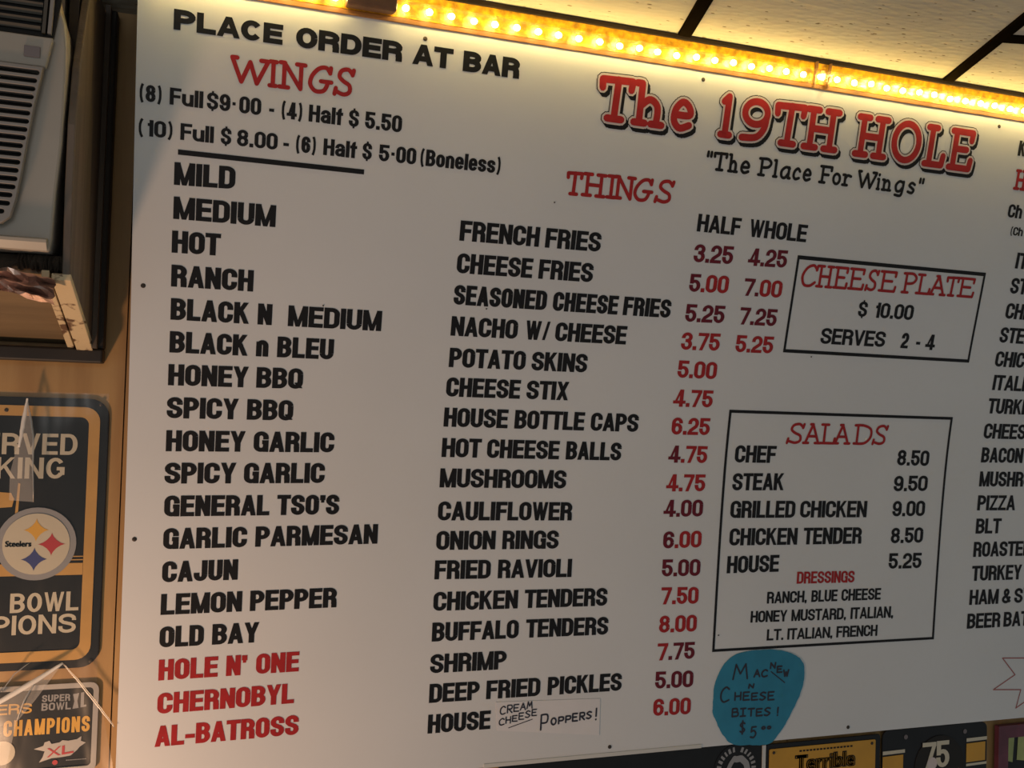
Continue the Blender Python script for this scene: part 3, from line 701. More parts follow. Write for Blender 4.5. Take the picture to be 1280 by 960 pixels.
# ------------------------------------------------------------------ drawn type (monoline strokes)
S = {  # capitals with slab feet; P: polyline, C: smoothed
 'W': ['P0,1 .27,0 .5,.88 .7,0 1,1', 'P0,1 .14,1', 'P.8,1 1,1'],
 'I': ['P.5,1 .5,0', 'P.1,1 .9,1', 'P.1,0 .9,0'],
 'N': ['P.18,0 .18,1 .84,0 .84,1', 'P0,0 .36,0', 'P.02,1 .2,1', 'P.66,1 1,1'],
 'G': ['C.93,.78 .75,.98 .42,.92 .12,.6 .05,.25 .3,0 .68,.06 .86,.42', 'P.52,.42 1,.42', 'P.95,1 .92,.78'],
 'S': ['C.93,.82 .7,1 .35,.93 .24,.7 .45,.53 .78,.38 .8,.12 .5,0 .08,.1', 'P.98,1 .92,.8', 'P.02,-.02 .08,.22'],
 'T': ['P.52,1 .48,0', 'P0,.97 1,1', 'P0,.97 .02,.76', 'P1,1 .97,.78', 'P.25,0 .73,0'],
 'H': ['P.2,1 .2,0', 'P.8,1 .8,0', 'P.2,.5 .8,.5', 'P.04,1 .38,1', 'P.62,1 .98,1', 'P.02,0 .38,0', 'P.62,0 .98,0'],
 'C': ['C.95,.82 .7,1 .3,.85 .05,.45 .2,.05 .6,.0 .92,.18', 'P1,1 .95,.78'],
 'E': ['P.2,1 .2,0', 'P.02,1 .95,1 .93,.78', 'P.2,.52 .75,.52', 'P.02,0 .96,0 1,.24'],
 'P': ['P.22,0 .22,1', 'C.22,1 .7,1 .95,.78 .75,.52 .22,.46', 'P.02,0 .46,0', 'P.02,1 .22,1'],
 'L': ['P.28,1 .28,0', 'P.05,1 .52,1', 'P.04,0 .95,0 1,.26'],
 'A': ['P.12,0 .5,1 .9,0', 'P.28,.36 .76,.36', 'P0,0 .3,0', 'P.7,0 1,0', 'P.36,1 .52,1'],
 'D': ['P.2,0 .2,1', 'C.04,1 .5,1 .9,.8 .92,.35 .6,.02 .04,0'],
 'O': ['O.5,.5,.46,.5'],
 'F': ['P.25,1 .25,0', 'P.04,1 .98,1 .97,.78', 'P.25,.5 .75,.5', 'P.04,0 .48,0'],
 '1': ['P.15,.86 .55,1 .5,0', 'P.1,0 .92,0'],
 '9': ['O.52,.68,.4,.3', 'C.9,.62 .85,.3 .6,.05 .1,.0'],
 'h': ['P.2,1 .2,0', 'P.02,1 .2,1', 'C.2,.42 .5,.62 .78,.45 .78,0', 'P.02,0 .4,0', 'P.6,0 .98,0'],
 'e': ['C.1,.34 .88,.36 .8,.58 .45,.68 .12,.48 .08,.18 .4,0 .9,.1'],
 'l': ['P.5,1 .5,0', 'P.1,1 .5,1', 'P.1,0 .9,0'],
 'a': ['C.9,.6 .5,.66 .1,.4 .15,.05 .5,.0 .82,.3', 'P.85,.66 .82,0 1,0'],
 'c': ['C.9,.5 .6,.66 .2,.5 .08,.2 .35,0 .85,.08'],
 'o': ['O.5,.32,.42,.32'],
 'r': ['P.3,.64 .3,0', 'C.3,.4 .55,.62 .95,.58', 'P.05,.64 .3,.64', 'P.05,0 .6,0'],
 'i': ['P.5,.64 .5,0', 'P.5,.9 .5,.94', 'P.1,.64 .5,.64', 'P.1,0 .9,0'],
 'n': ['P.2,.64 .2,0', 'C.2,.42 .5,.62 .78,.45 .78,0', 'P.0,.64 .2,.64', 'P.02,0 .4,0', 'P.6,0 .98,0'],
 'g': ['C.85,.6 .45,.66 .1,.4 .2,.05 .55,.02 .82,.25', 'C.9,.66 .86,.1 .7,-.26 .1,-.24'],
 's': ['C.88,.56 .5,.66 .2,.48 .5,.34 .82,.2 .6,.0 .1,.06'],
 '"': ['P.2,1 .15,.74', 'P.8,1 .75,.74'],
}
HW = {  # felt-pen capitals
 'M': ['P0,0 .18,1 .5,.35 .85,1 1,0'], 'A': ['P0,0 .5,1 1,0', 'P.2,.38 .8,.38'], 'C': ['C1,.85 .6,1 .1,.7 .05,.25 .4,0 1,.12'],
 'N': ['P0,0 .08,1 .9,0 1,1'], 'E': ['P.95,1 .05,1 .05,0 1,0', 'P.05,.52 .8,.52'], 'W': ['P0,1 .28,0 .5,.7 .74,0 1,1'],
 'H': ['P.05,1 .05,0', 'P.95,1 .95,0', 'P.05,.5 .95,.5'], 'S': ['C.95,.9 .5,1 .1,.75 .5,.52 .92,.28 .5,0 .03,.1'],
 'B': ['P.1,0 .1,1', 'C.1,1 .8,.98 .8,.6 .1,.53', 'C.1,.53 .95,.5 .95,.05 .1,0'], 'I': ['P.5,1 .5,0', 'P.1,1 .9,1', 'P.1,0 .9,0'],
 'T': ['P0,1 1,1', 'P.5,1 .5,0'], '!': ['P.6,1 .5,.3', 'P.48,.04 .46,0'], '$': ['C.95,.85 .5,.95 .05,.72 .5,.5 .95,.26 .5,.05 .05,.15', 'P.5,1.1 .5,-.1'],
 '5': ['P.95,1 .2,1 .12,.55', 'C.12,.55 .6,.65 .95,.35 .6,0 .03,.05'], '0': ['O.5,.5,.42,.48'], 'R': ['P.1,0 .1,1', 'C.1,1 .9,.98 .9,.55 .1,.5', 'P.35,.5 1,0'],
 'P': ['P.1,0 .1,1', 'C.1,1 .95,.98 .9,.5 .1,.45'], 'O': ['O.5,.5,.46,.48'],
}
def stroke_points(code):
    k, body = code[0], code[1:]
    if k == 'O':
        cx, cy, rx, ry = map(float, body.split(','))
        return [(cx + rx * math.cos(2 * math.pi * i / 20), cy + ry * math.sin(2 * math.pi * i / 20)) for i in range(21)]
    P = [tuple(map(float, q.split(','))) for q in body.split()]
    if k == 'P': return P
    out = []
    for i in range(len(P) - 1):
        a, b, c, d = P[max(i - 1, 0)], P[i], P[i + 1], P[min(i + 2, len(P) - 1)]
        for j in range(5):
            t = j / 5
            out.append(tuple(0.5 * (2 * b[q] + (c[q] - a[q]) * t + (2 * a[q] - 5 * b[q] + 4 * c[q] - d[q]) * t * t + (3 * b[q] - a[q] - 3 * c[q] + d[q]) * t ** 3) for q in (0, 1)))
    out.append(P[-1]); return out

def ribbon(path, w, place, off, out, faces):
    """flat stroke with round joints along points given in surface coordinates"""
    r = w / 2
    for i, (x, y) in enumerate(path):
        b = len(out)
        for k in range(8):
            t = math.pi * k / 4 + .39
            out.append(place(x + r * math.cos(t), y + r * math.sin(t), off + 6e-7 * (len(faces) % 300)))
        faces.append(tuple(range(b, b + 8)))
        if i + 1 < len(path):
            x2, y2 = path[i + 1]; dx, dy = x2 - x, y2 - y; L = math.hypot(dx, dy)
            if L < 1e-7: continue
            nx, ny = -dy / L * r, dx / L * r; b = len(out)
            for a, c in ((x + nx, y + ny), (x - nx, y - ny), (x2 - nx, y2 - ny), (x2 + nx, y2 + ny)): out.append(place(a, c, off + 6e-7 * (len(faces) % 300)))
            faces.append((b, b + 1, b + 2, b + 3))

def drawn(name, glyphs, font, w, place, m, parent, off=0.0006, shift=(0, 0), inset=None, label=None):
    """glyphs: list of (char, X0, X1, s_base, s_cap)"""
    out, faces = [], []
    iw = w if inset is None else inset
    for ch, X0, X1, sb, st in glyphs:
        a, b = X0 + iw / 2, X1 - iw / 2; c, d = sb + iw / 2, st - iw / 2
        for code in font[ch]:
            pts = [(a + (b - a) * x + shift[0], c + (d - c) * y + shift[1]) for x, y in stroke_points(code)]
            ribbon(pts, w, place, off, out, faces)
    o = obj(name, mesh(name, out, faces), m, parent)
    if label: o['label'] = label
    return o

def line(name, pts, w, place, m, parent, off=0.0006, label=None):
    out, faces = [], []
    dense = []
    for i in range(len(pts) - 1):
        n = max(1, int(math.hypot(pts[i + 1][0] - pts[i][0], pts[i + 1][1] - pts[i][1]) / 0.04))
        dense += [tuple(pts[i][q] + (pts[i + 1][q] - pts[i][q]) * k / n for q in (0, 1)) for k in range(n)]
    dense.append(pts[-1])
    ribbon(dense, w, place, off, out, faces)
    o = obj(name, mesh(name, out, faces), m, parent)
    if label: o['label'] = label
    return o

def flat(name, pts, place, m, parent, off, label=None):
    o = obj(name, mesh(name, [place(a, b, off) for a, b in pts], [tuple(range(len(pts)))]), m, parent)
    if label: o['label'] = label
    return o

# ================================================================== SETTING
wall = tag(empty('wall_back', (0.8, 0.05, 0)), kind='structure')
for i, (xa, xb) in enumerate(((-1.3, -0.0985), (-0.0965, 1.118), (1.120, 2.6))):
    box('wood_panel', xa, xb, 0.05, 0.062, -1.15, 0.80, M_ply, wall)
box('backing_sheet', -1.3, 2.6, 0.0625, 0.07, -1.15, 0.80, M_darkwood, wall)
# ceiling: dropped tiles in a dark grid, running out over the room
O = on_board(0, 0.7485, 0)
V = Vector((-0.18373, -0.97409, 0.13188)).normalized()
n_c = V.cross(Vector((1, 0, 0))).normalized()
E1 = n_c.cross(V).normalized()
if E1.x < 0: E1 = -E1
if n_c.z > 0: n_c = -n_c                        # points down into the room
def cp(p, q, d=0.0): return O + E1 * p + V * q + n_c * d
ceiling = tag(empty('ceiling', O), kind='structure')
def slab(name, p0, p1, q0, q1, d0, d1, m, parent):
    vs = [cp(p, q, d) for p in (p0, p1) for q in (q0, q1) for d in (d0, d1)]
    me = mesh(name, vs, box_data(0, 1, 0, 1, 0, 1)[1])
    return obj(name, me, m, parent)
def pq_at(X):                                   # where a line along V crosses the board's top edge
    d = Vector((X, O.y, O.z)) - O
    return d.dot(E1)
P1_, P2_ = pq_at(0.752), pq_at(1.290)
W_ = P2_ - P1_
CROSS = -0.085
cols = {-2: 0.30, -1: 0.62, 0: 0.85, 1: 0.95, 2: CROSS, 3: 0.60, 4: 0.2}
BW = 0.011
for k, q0 in cols.items():
    a, b = P1_ + (k - 1) * W_ + BW, P1_ + k * W_ - BW
    slab('grid_bar', P1_ + (k - 1) * W_ - BW, P1_ + (k - 1) * W_ + BW, -0.45, 2.6, -0.004, 0.004, M_grid, ceiling)
    cuts = [-0.45] + [q0 + j * 2 * W_ for j in range(3) if q0 + j * 2 * W_ < 2.55] + [2.6]
    for i in range(len(cuts) - 1):
        slab('ceiling_tile', a + 0.001, b - 0.001, cuts[i] + (BW if i else 0), cuts[i + 1] - BW, -0.012, 0.0, M_tile, ceiling)
        if i: slab('grid_bar', a, b, cuts[i] - BW, cuts[i] + BW, -0.004, 0.003, M_grid, ceiling)

header = strip_solid('trim_1', -0.10, 2.36, 0.7405, 0.7493, -0.004, 0.006, M_topstrip, None, 24, 1, 0.002)
tag(header, kind='structure')

# ================================================================== MENU BOARD
board = tag(empty('menu_board', on_board(1.1, -0.5108)), 'large white menu board on the wood wall, black and red lettering of food and prices', 'menu board')
BX0, BX1 = -0.0865, 2.352
strip_solid('panel', BX0, BX1, -0.5108, 0.7435, -0.006, 0.0, M_board, board, 12, 60)
strip_solid('edge_lip', 0.50, 0.92, -0.5112, -0.5045, 0.0, 0.0015, M_edge, board, 6, 1)

STY = {  # stem, bar, letter gap, font, room round the decimal point (all in cap heights)
 'c1': (.262, .195, .04, 'cond', 0), 'c2': (.250, .19, .036, 'cond', 0), 'p': (.235, .18, .045, 'cond', .01), 's': (.23, .18, .04, 'cond', 0), 'sp': (.225, .18, .045, 'cond', .03),
 'num': (.232, .18, .045, 'cond', .02), 'wide': (.335, .26, .05, 'wide', 0), 'small': (.215, .175, .04, 'cond', 0), 'right': (.23, .18, .04, 'cond', 0)}
CODES = iter(['dddd', 'drrr', 'dddd', 'rrrr', 'rrrr', 'rrrr', 'rrrr', 'drrr', 'rrrr', 'dddd', 'drrr', 'dddd', 'rrrr', 'rrrr', 'rddd', 'dddd', 'rrrr',
              'dddd', 'ddrr', 'dddd', 'rrrr'])
for word, col, st, X0, X1, sL, sR, h in D['items']:
    wx, wy, gp, fn, dg_ = STY[st]
    if st == 'p' and col == 'k': wx, dg_ = .235, 0
    kw = dict(wx=wx, wy=wy, gap=gp, font=fn, dotgap=dg_)
    if col == 'r' and st == 'p':
        codes = next(CODES)
        type_line(word, on_board, X0, X1, sL, sR, h, [M_dark, M_red], board, codes=codes, name='price',
                  label='dark red price' if codes == 'dddd' else 'red price' if codes == 'rrrr' else 'price in two reds', **kw)
    elif col == 'r':
        type_line(word, on_board, X0, X1, sL, sR, h, M_red, board, label='red lettering', **kw)
    else:
        type_line(word, on_board, X0, X1, sL, sR, h, M_black, board, **kw)

def widen(gl, k): return [(c, a - (b - a) * k, b + (b - a) * k, p, q) for c, a, b, p, q in gl]
drawn('heading', widen(D['wings'], .05), S, 0.0062, on_board, M_red, board, label='red hand-drawn style heading')
drawn('heading', widen(D['things'], .09), S, 0.0060, on_board, M_red, board, label='red hand-drawn style heading')
drawn('heading', widen(D['cheese'], .06), S, 0.0052, on_board, M_red, board, label='red hand-drawn style heading')
drawn('heading', widen(D['salads'], .08), S, 0.0052, on_board, M_red, board, label='red hand-drawn style heading')
drawn('heading', D['hoag'], S, 0.0060, on_board, M_red, board, label='red hand-drawn style heading')
drawn('tagline', widen(D['tag'], .12), S, 0.0052, on_board, M_black, board)
T = D['title']; IN = 0.014
for T in (T[0:3], T[3:7], T[7:11]):
    drawn('title_shadow', T, S, 0.0205, on_board, M_black, board, 0.0004, (0.0046, -0.0056), IN, 'black drop shadow of the title')
    drawn('title_outline', T, S, 0.0218, on_board, M_black, board, 0.0007, (0, 0), IN, 'black outline of the title')
    drawn('title_rim', T, S, 0.0188, on_board, M_pink, board, 0.0010, (0, 0), IN, 'pale rim of the title')
    drawn('title_letters', T, S, 0.0120, on_board, M_red, board, 0.0013, (0, 0), IN, 'red letters of the title')

(b0, c0), (b1, c1) = D['bar']
flat('underline_bar', [(b0, c0 - .0037), (b1, c1 - .0037), (b1, c1 + .0037), (b0, c0 + .0037)], on_board, M_black, board, 0.0005)
for (tl, tr, br, bl), wt in zip(D['boxes'], ((0.0070, 0.0048), (0.0056, 0.0050))):
    x0, x1 = (tl[0] + bl[0]) / 2, (tr[0] + br[0]) / 2; s1, s0 = (tl[1] + tr[1]) / 2, (bl[1] + br[1]) / 2
    fr = obj('box_border', mesh('box_border', *(lambda q: q)((lambda: (
        [on_board(x, s, 0.0005) for x, s in ([(x0 + (x1 - x0) * i / 8, s1) for i in range(9)] + [(x0 + (x1 - x0) * i / 8, s1 - wt[0]) for i in range(9)])]
        + [on_board(x, s, 0.0005) for x, s in ([(x0 + (x1 - x0) * i / 8, s0 + wt[0] * .9) for i in range(9)] + [(x0 + (x1 - x0) * i / 8, s0) for i in range(9)])]
        + [on_board(x, s, 0.0005) for xx in (x0, x1 - wt[1]) for x in (xx, xx + wt[1]) for s in [s0 + (s1 - s0) * i / 12 for i in range(13)]],
        [(i, i + 1, 10 + i, 9 + i) for i in range(8)] + [(18 + i, 19 + i, 28 + i, 27 + i) for i in range(8)]
        + [(36 + 26 * k + i, 37 + 26 * k + i, 50 + 26 * k + i, 49 + 26 * k + i) for k in (0, 1) for i in range(12)]))())), M_black, board)
st = [tuple(q) for q in D['star']]
xm = 1.735
star = st[:6] + [(1.700, -0.4700), (1.722, -0.4990), (1.740, -0.4680), (1.770, -0.4860), (1.772, -0.4540), (1.815, -0.4520), (1.790, -0.4280), (1.825, -0.4050), (1.785, -0.4030), (1.795, -0.3750), (1.760, -0.3860), (1.745, -0.3560), (1.725, -0.3840), st[0]]
star = [st[0]] + st[1:6] + star[6:-1] + [st[0]]
line('starburst_outline', star, 0.0022, on_board, M_pale_red, board, label='thin red starburst outline')
nail_bm = bmesh.new(); bmesh.ops.create_uvsphere(nail_bm, u_segments=10, v_segments=6, radius=1.0)
nail_me = bpy.data.meshes.new('nail'); nail_bm.to_mesh(nail_me); nail_bm.free(); nail_me.materials.append(M_nail)
for i, (X, s) in enumerate(D['nails'] + D['specks']):
    o = obj('nail' if i < len(D['nails']) else 'speck', nail_me, M_nail, board); o.location = on_board(X, s, 0.0004)
    r = 0.0036 if i < len(D['nails']) else 0.0013
    o.scale = (r, 0.0014, r)

# ---- notes stuck on the board
note = tag(empty('paper_note', on_board(1.0, -0.48, 0.001)), 'blue torn paper note with handwritten words stuck under the salads box', 'note')
bl_ = [tuple(q) for q in D['blob']]
blob = []
for i in range(len(bl_)):
    a, b, c, d = bl_[i - 1], bl_[i], bl_[(i + 1) % len(bl_)], bl_[(i + 2) % len(bl_)]
    for j in range(5):
        t = j / 5
        x, y = (0.5 * (2 * b[q] + (c[q] - a[q]) * t + (2 * a[q] - 5 * b[q] + 4 * c[q] - d[q]) * t * t + (3 * b[q] - a[q] - 3 * c[q] + d[q]) * t ** 3) for q in (0, 1))
        blob.append((x + random.uniform(-.0007, .0007), y + random.uniform(-.0007, .0007)))
n = len(blob)
me = mesh('paper', [on_board(x, y, 0.0016) for x, y in blob] + [on_board(x, y, 0.0003) for x, y in blob], [tuple(range(n))] + [(i, (i + 1) % n, (i + 1) % n + n, i + n) for i in range(n)])
obj('paper', me, M_note, note)
def hand(words, parent, w, off):
    for word, X0, X1, s0, s1, h in words:
        m_ = len(word); cw = (X1 - X0) / m_; gl = []
        for i, ch in enumerate(word):
            sb = s0 + (s1 - s0) * (i + .5) / m_
            gl.append((ch, X0 + cw * i + cw * .02, X0 + cw * (i + 1) - cw * .04, sb, sb + h * (1 + random.uniform(-.08, .08))))
        drawn('handwriting', gl, HW, w, on_board, M_ink, parent, off)
hand(D['note'], note, 0.0034, 0.0021)
line('handwriting', [tuple(q) for q in D['noteline']], 0.0020, on_board, M_ink, note, 0.0021)
strip = tag(empty('paper_strip', on_board(0.6, -0.45, 0.001)), 'small white patch with handwritten words after HOUSE at the bottom of the board', 'label')
sp = [tuple(q) for q in D['strip']]
me = mesh('paper', [on_board(x, y, 0.0009) for x, y in sp] + [on_board(x, y, 0.0002) for x, y in sp], [(0, 1, 2, 3), (0, 1, 5, 4), (1, 2, 6, 5), (2, 3, 7, 6), (3, 0, 4, 7)])
obj('paper', me, M_strip, strip)
hand(D['striptext'][:2], strip, 0.0022, 0.0014); hand(D['striptext'][2:], strip, 0.0030, 0.0014)
line('handwriting', [tuple(q) for q in D['stripline']], 0.0014, on_board, M_ink, strip, 0.0014)

# ================================================================== ROPE LIGHT
rope = tag(empty('rope_light', on_board(1.1, 0.705, 0.02)), 'glowing amber rope light running along the top edge of the menu board', 'light strip')
strip_solid('channel', -0.086, 2.35, 0.7055, 0.7425, 0.0004, 0.004, M_amber, rope, 40, 1)
strip_solid('channel_lip', -0.0865, 2.352, 0.6978, 0.7054, 0.0004, 0.0034, M_lip, rope, 24, 1, 0.001)
BS, BO = 0.7140, 0.0205
bm = bmesh.new(); bmesh.ops.create_uvsphere(bm, u_segments=10, v_segments=6, radius=1.0)
bmesh.ops.scale(bm, vec=(0.0052, 0.0044, 0.0046), verts=bm.verts)
bulb_me = bpy.data.meshes.new('bulb'); bm.to_mesh(bulb_me); bm.free(); bulb_me.materials.append(M_bulb)
k = -10
while 0.286 + 0.0345 * k < 2.33:
    X = 0.286 + 0.0345 * k
    k += 1
    if 0.195 < X < 0.27: continue
    o = obj('bulb', bulb_me, M_bulb, rope)
    o.location = on_board(X + random.uniform(-.0012, .0012), BS + random.uniform(-.0015, .0015) + .0015 * math.sin(X * 7), BO)
    o.rotation_euler = (0, random.uniform(-.4, .4), 0)
for a, b in ((-0.085, 0.193), (0.272, 1.004), (1.012, 2.345)):
    N = max(2, int((b - a) / 0.012))
    path = [on_board(a + (b - a) * i / N, BS + .0015 * math.sin((a + (b - a) * i / N) * 7), BO) for i in range(N + 1)]
    vs, fs = tube_data(path, [0.0112 + 0.0007 * (i % 2) for i in range(N + 1)], 12)
    obj('clear_tube', mesh('clear_tube', vs, fs, True), M_tube, rope)
for a, b in ((0.196, 0.270),):
    strip_solid('connector', a, b, 0.706, 0.7415, 0.0045, 0.036, M_connector, rope, 2, 1, 0.004)
for a in (1.0065, 1.034):
    strip_solid('seam_clip', a, a + 0.0026, 0.7000, 0.742, 0.0042, 0.0110, M_connector, rope, 1, 1)

# ================================================================== AIR CONDITIONER AND ITS CASING
case = tag(empty('wooden_casing', (-0.45, 0.05, 0.17)), 'brown wooden box frame around the air conditioner, peeling cream paint underneath', 'wooden frame')
prism('side_board', [(0.05, 0.172), (-0.222, 0.256), (-0.231, 0.36), (-0.231, 0.45), (-0.215, 0.527), (-0.160, 0.638), (-0.135, 0.69), (0.05, 0.69)], -0.1525, -0.143, M_grey_wood, case, 'x', 0.0015)
prism('inner_board', [(0.05, 0.262), (-0.165, 0.262), (-0.165, 0.69), (0.05, 0.69)], -0.166, -0.1545, M_darkwood, case, 'x')
prism('paint_cleat', [(0.045, 0.168), (-0.2225, 0.2535), (-0.2225, 0.262), (0.045, 0.180)], -0.1645, -0.1420, M_peel, case, 'x', 0.001)['label'] = 'peeling cream painted edge board'
prism('paint_cleat', [(0.045, 0.172), (-0.215, 0.256), (-0.215, 0.266), (0.045, 0.184)], -0.1775, -0.1680, M_peel, case, 'x', 0.001)['label'] = 'peeling cream painted edge board'
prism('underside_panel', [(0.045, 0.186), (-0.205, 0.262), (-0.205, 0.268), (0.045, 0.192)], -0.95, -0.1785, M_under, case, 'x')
box('wall_flange', -0.95, -0.128, 0.018, 0.05, 0.158, 0.1795, M_darkwood, case, 0.003)
box('wall_flange', -0.1425, -0.1275, 0.022, 0.05, 0.180, 0.70, M_darkwood, case, 0.003)
prism('corner_bead', [(-0.1425, .18), (-0.1355, .18), (-0.1355, .70), (-0.1425, .70)], 0.004, 0.022, M_grey_wood, case)
# copper foil tape crumpled along the front edge
vs, fs = [], []
NX, NZ = 34, 6
for i in range(NX + 1):
    for j in range(NZ + 1):
        x = -0.42 + (0.42 - 0.160) * i / NX
        z = 0.264 - 0.030 * j / NZ - 0.010 * max(0, (x + 0.20)) / 0.04 * (j / NZ) * 0
        y = -0.224 + 0.012 * math.sin(j * 2.4 + i * .35) + random.uniform(-.004, .004)
        vs.append((x, y, z - 0.012 * max(0.0, (x + 0.215) / 0.055) + random.uniform(-.0015, .0015)))
for i in range(NX):
    for j in range(NZ):
        a = i * (NZ + 1) + j; fs.append((a, a + NZ + 1, a + NZ + 2, a + 1))
foil = obj('foil_tape', mesh('foil_tape', vs, fs, False), M_foil, case); foil['label'] = 'crumpled shiny copper foil tape'
# dark foam stuffed between unit and shelf
for (x0, x1, z0, z1, y0) in ((-0.60, -0.205, 0.263, 0.284, -0.205), (-0.2045, -0.1535, 0.2665, 0.285, -0.212)):
    vs, fs = [], []; NX = 24
    for i in range(NX + 1):
        x = x0 + (x1 - x0) * i / NX
        for z, y in ((z0 + random.uniform(-.003, .002), y0 + random.uniform(-.004, .004)), ((z0 + z1) / 2, y0 - 0.006 + random.uniform(-.004, .004)), (z1, y0 + random.uniform(-.002, .002)), (z1, 0.02), (z0 + .002, 0.02)):
            vs.append((x, y, z))
    for i in range(NX):
        for j in range(5):
            a, b = i * 5 + j, i * 5 + (j + 1) % 5
            fs.append((a, b, b + 5, a + 5))
    fs += [tuple(range(5)), tuple(range(NX * 5, NX * 5 + 5))]
    obj('foam_filler', mesh('foam_filler', vs, fs), M_foam, case)

ac = tag(empty('air_conditioner', (-0.45, -0.12, 0.2857)), 'beige window air conditioner with slotted grille in the upper left corner', 'air conditioner')
right = [(-0.1665, 0.2865), (-0.1640, 0.3020), (-0.1615, 0.362), (-0.1572, 0.423), (-0.1558, 0.504), (-0.1562, 0.544), (-0.1600, 0.574), (-0.1695, 0.6029), (-0.1780, 0.640), (-0.182, 0.68)]
prism('front_bezel', right + [(-0.78, 0.68), (-0.78, 0.2865)], -0.236, -0.168, M_ac, ac, 'y', 0.003)
box('body', -0.77, -0.172, -0.167, 0.045, 0.2865, 0.675, M_ac2, ac)
prism('bottom_lip', [(-0.2364, 0.3030), (-0.2470, 0.3000), (-0.2455, 0.2960), (-0.2364, 0.2868)], -0.78, -0.1680, M_ac, ac, 'x', 0.0008)
# the lower grille: one moulded panel with real slots
def holed_panel(name, outer, holes, y0, depth, m, parent):
    c = bpy.data.curves.new(name, 'CURVE'); c.dimensions = '2D'; c.fill_mode = 'BOTH'; c.extrude = depth / 2; c.bevel_depth = 0.0006; c.bevel_resolution = 1
    for pts in [outer] + holes:
        s = c.splines.new('POLY'); s.points.add(len(pts) - 1); s.use_cyclic_u = True
        for i, (a, b) in enumerate(pts): s.points[i].co = (a, b, 0, 1)
    o = bpy.data.objects.new(name, c); COL.objects.link(o)
    dg = bpy.context.evaluated_depsgraph_get(); dg.update()
    me = bpy.data.meshes.new_from_object(o.evaluated_get(dg)); bpy.data.objects.remove(o); bpy.data.curves.remove(c)
    me.transform(Matrix(((1, 0, 0, 0), (0, 0, -1, y0 + depth / 2), (0, 1, 0, 0), (0, 0, 0, 1))))
    me.materials.clear()
    return obj(name, me, m, parent)
slots = [(-0.1826, 0.5038), (-0.1849, 0.4936), (-0.1863, 0.4833), (-0.1877, 0.4731), (-0.189, 0.4629), (-0.1908, 0.4526), (-0.1917, 0.4424), (-0.1931, 0.4322), (-0.1945, 0.4219), (-0.1972, 0.4117), (-0.1985, 0.4014), (-0.1993, 0.3912), (-0.2007, 0.381), (-0.2016, 0.3707), (-0.2033, 0.3605), (-0.2063, 0.3503), (-0.2085, 0.34), (-0.2142, 0.3298)]
holes = []
for X, Z in slots:
    r = 0.0037
    pts = [(-0.72, Z - r), (X - r, Z - r)] + [(X - r + r * math.cos(math.radians(t)), Z + r * math.sin(math.radians(t))) for t in (-60, -30, 0, 30, 60)] + [(X - r, Z + r), (-0.72, Z + r)]
    holes.append(pts)
gout = [(-0.2300, 0.3130), (-0.2180, 0.3165), (-0.2095, 0.3240), (-0.2040, 0.3450), (-0.1985, 0.3830), (-0.1945, 0.4180), (-0.1880, 0.4646), (-0.1800, 0.5110), (-0.74, 0.5110), (-0.74, 0.3130)]
holed_panel('slotted_grille', gout, holes, -0.2500, 0.0100, M_ac2, ac)
box('grille_backing', -0.735, -0.222, -0.2385, -0.2366, 0.318, 0.508, M_void, ac)  # black sheet stands in for the shade behind the slots
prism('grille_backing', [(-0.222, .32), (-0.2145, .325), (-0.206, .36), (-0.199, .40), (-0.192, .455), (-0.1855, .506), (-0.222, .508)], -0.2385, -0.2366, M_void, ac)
badge_strip = prism('badge_strip', [(-0.74, 0.5125), (-0.1775, 0.5125), (-0.1705, 0.5500), (-0.74, 0.5515)], -0.2475, -0.2366, M_ac, ac, 'y', 0.0015)
box('badge', -0.2017, -0.1838, -0.2495, -0.2480, 0.5227, 0.5362, M_badge, badge_strip, 0.0004)
# upper louvre bay
prism('louver_bay_shade', [(-0.74, 0.5535), (-0.1712, 0.5525), (-0.1640, 0.600), (-0.1640, 0.645), (-0.74, 0.645)], -0.2405, -0.2366, M_void, ac)  # flat black plate painted as the shade in the louvre bay
for i in range(9):
    z = 0.558 + i * 0.0098
    xr = -0.1850 + 0.0006 * i
    prism('louver', [(-0.2445, z), (-0.2405, z + .0015), (-0.2435, z + .0058), (-0.2475, z + .0045)], -0.735, xr, M_louver, ac, 'x')
for i, dx in enumerate((0, 0.0065)):
    prism('louver_post', [(-0.1835 + dx, 0.555), (-0.1795 + dx, 0.555), (-0.1755 + dx, 0.645), (-0.1795 + dx, 0.645)], -0.2475, -0.2408, M_ac2 if i else M_louver, ac)

# ================================================================== SIGNS ON THE WALL, LEFT
W4 = on_wall(0.0455)
FX0, FX1 = -0.420, -0.1180
sign = tag(empty('parking_sign', (-0.27, 0.048, -0.307)), 'tall black sign with gold border and round three-star emblem, under the air conditioner', 'sign')
prism('sign_plate', rrect(FX0, FX1, -0.3070, 0.1035, 0.028), 0.0460, 0.0495, M_signblack, sign)
ring_plate('gold_border', rrect(FX0 + .0125, FX1 - .0125, -0.2945, 0.0905, 0.022), rrect(FX0 + .028, FX1 - .028, -0.279, 0.0750, 0.012), 0.0445, 0.0458, M_gold, sign)['label'] = 'raised gold border line'
def wt(word, x0, x1, z0, z1, h, m, parent, wx=0.20, wy=0.165, off=0.0, **k): return type_line(word, W4, x0, x1, z0, z1, h, m, parent, wx, wy, .10, off, font='wide' if wx == .20 else 'cond', **k)
wt('RESERVED', -0.3680, -0.1610, 0.0165, 0.0172, 0.0318, M_cream, sign, label='cream lettering')
wt('PARKING', -0.3560, -0.1775, -0.0198, -0.0192, 0.0318, M_cream, sign, label='cream lettering')
wt('SUPER', -0.3880, -0.2640, -0.2212, -0.2206, 0.0290, M_cream, sign, label='cream lettering')
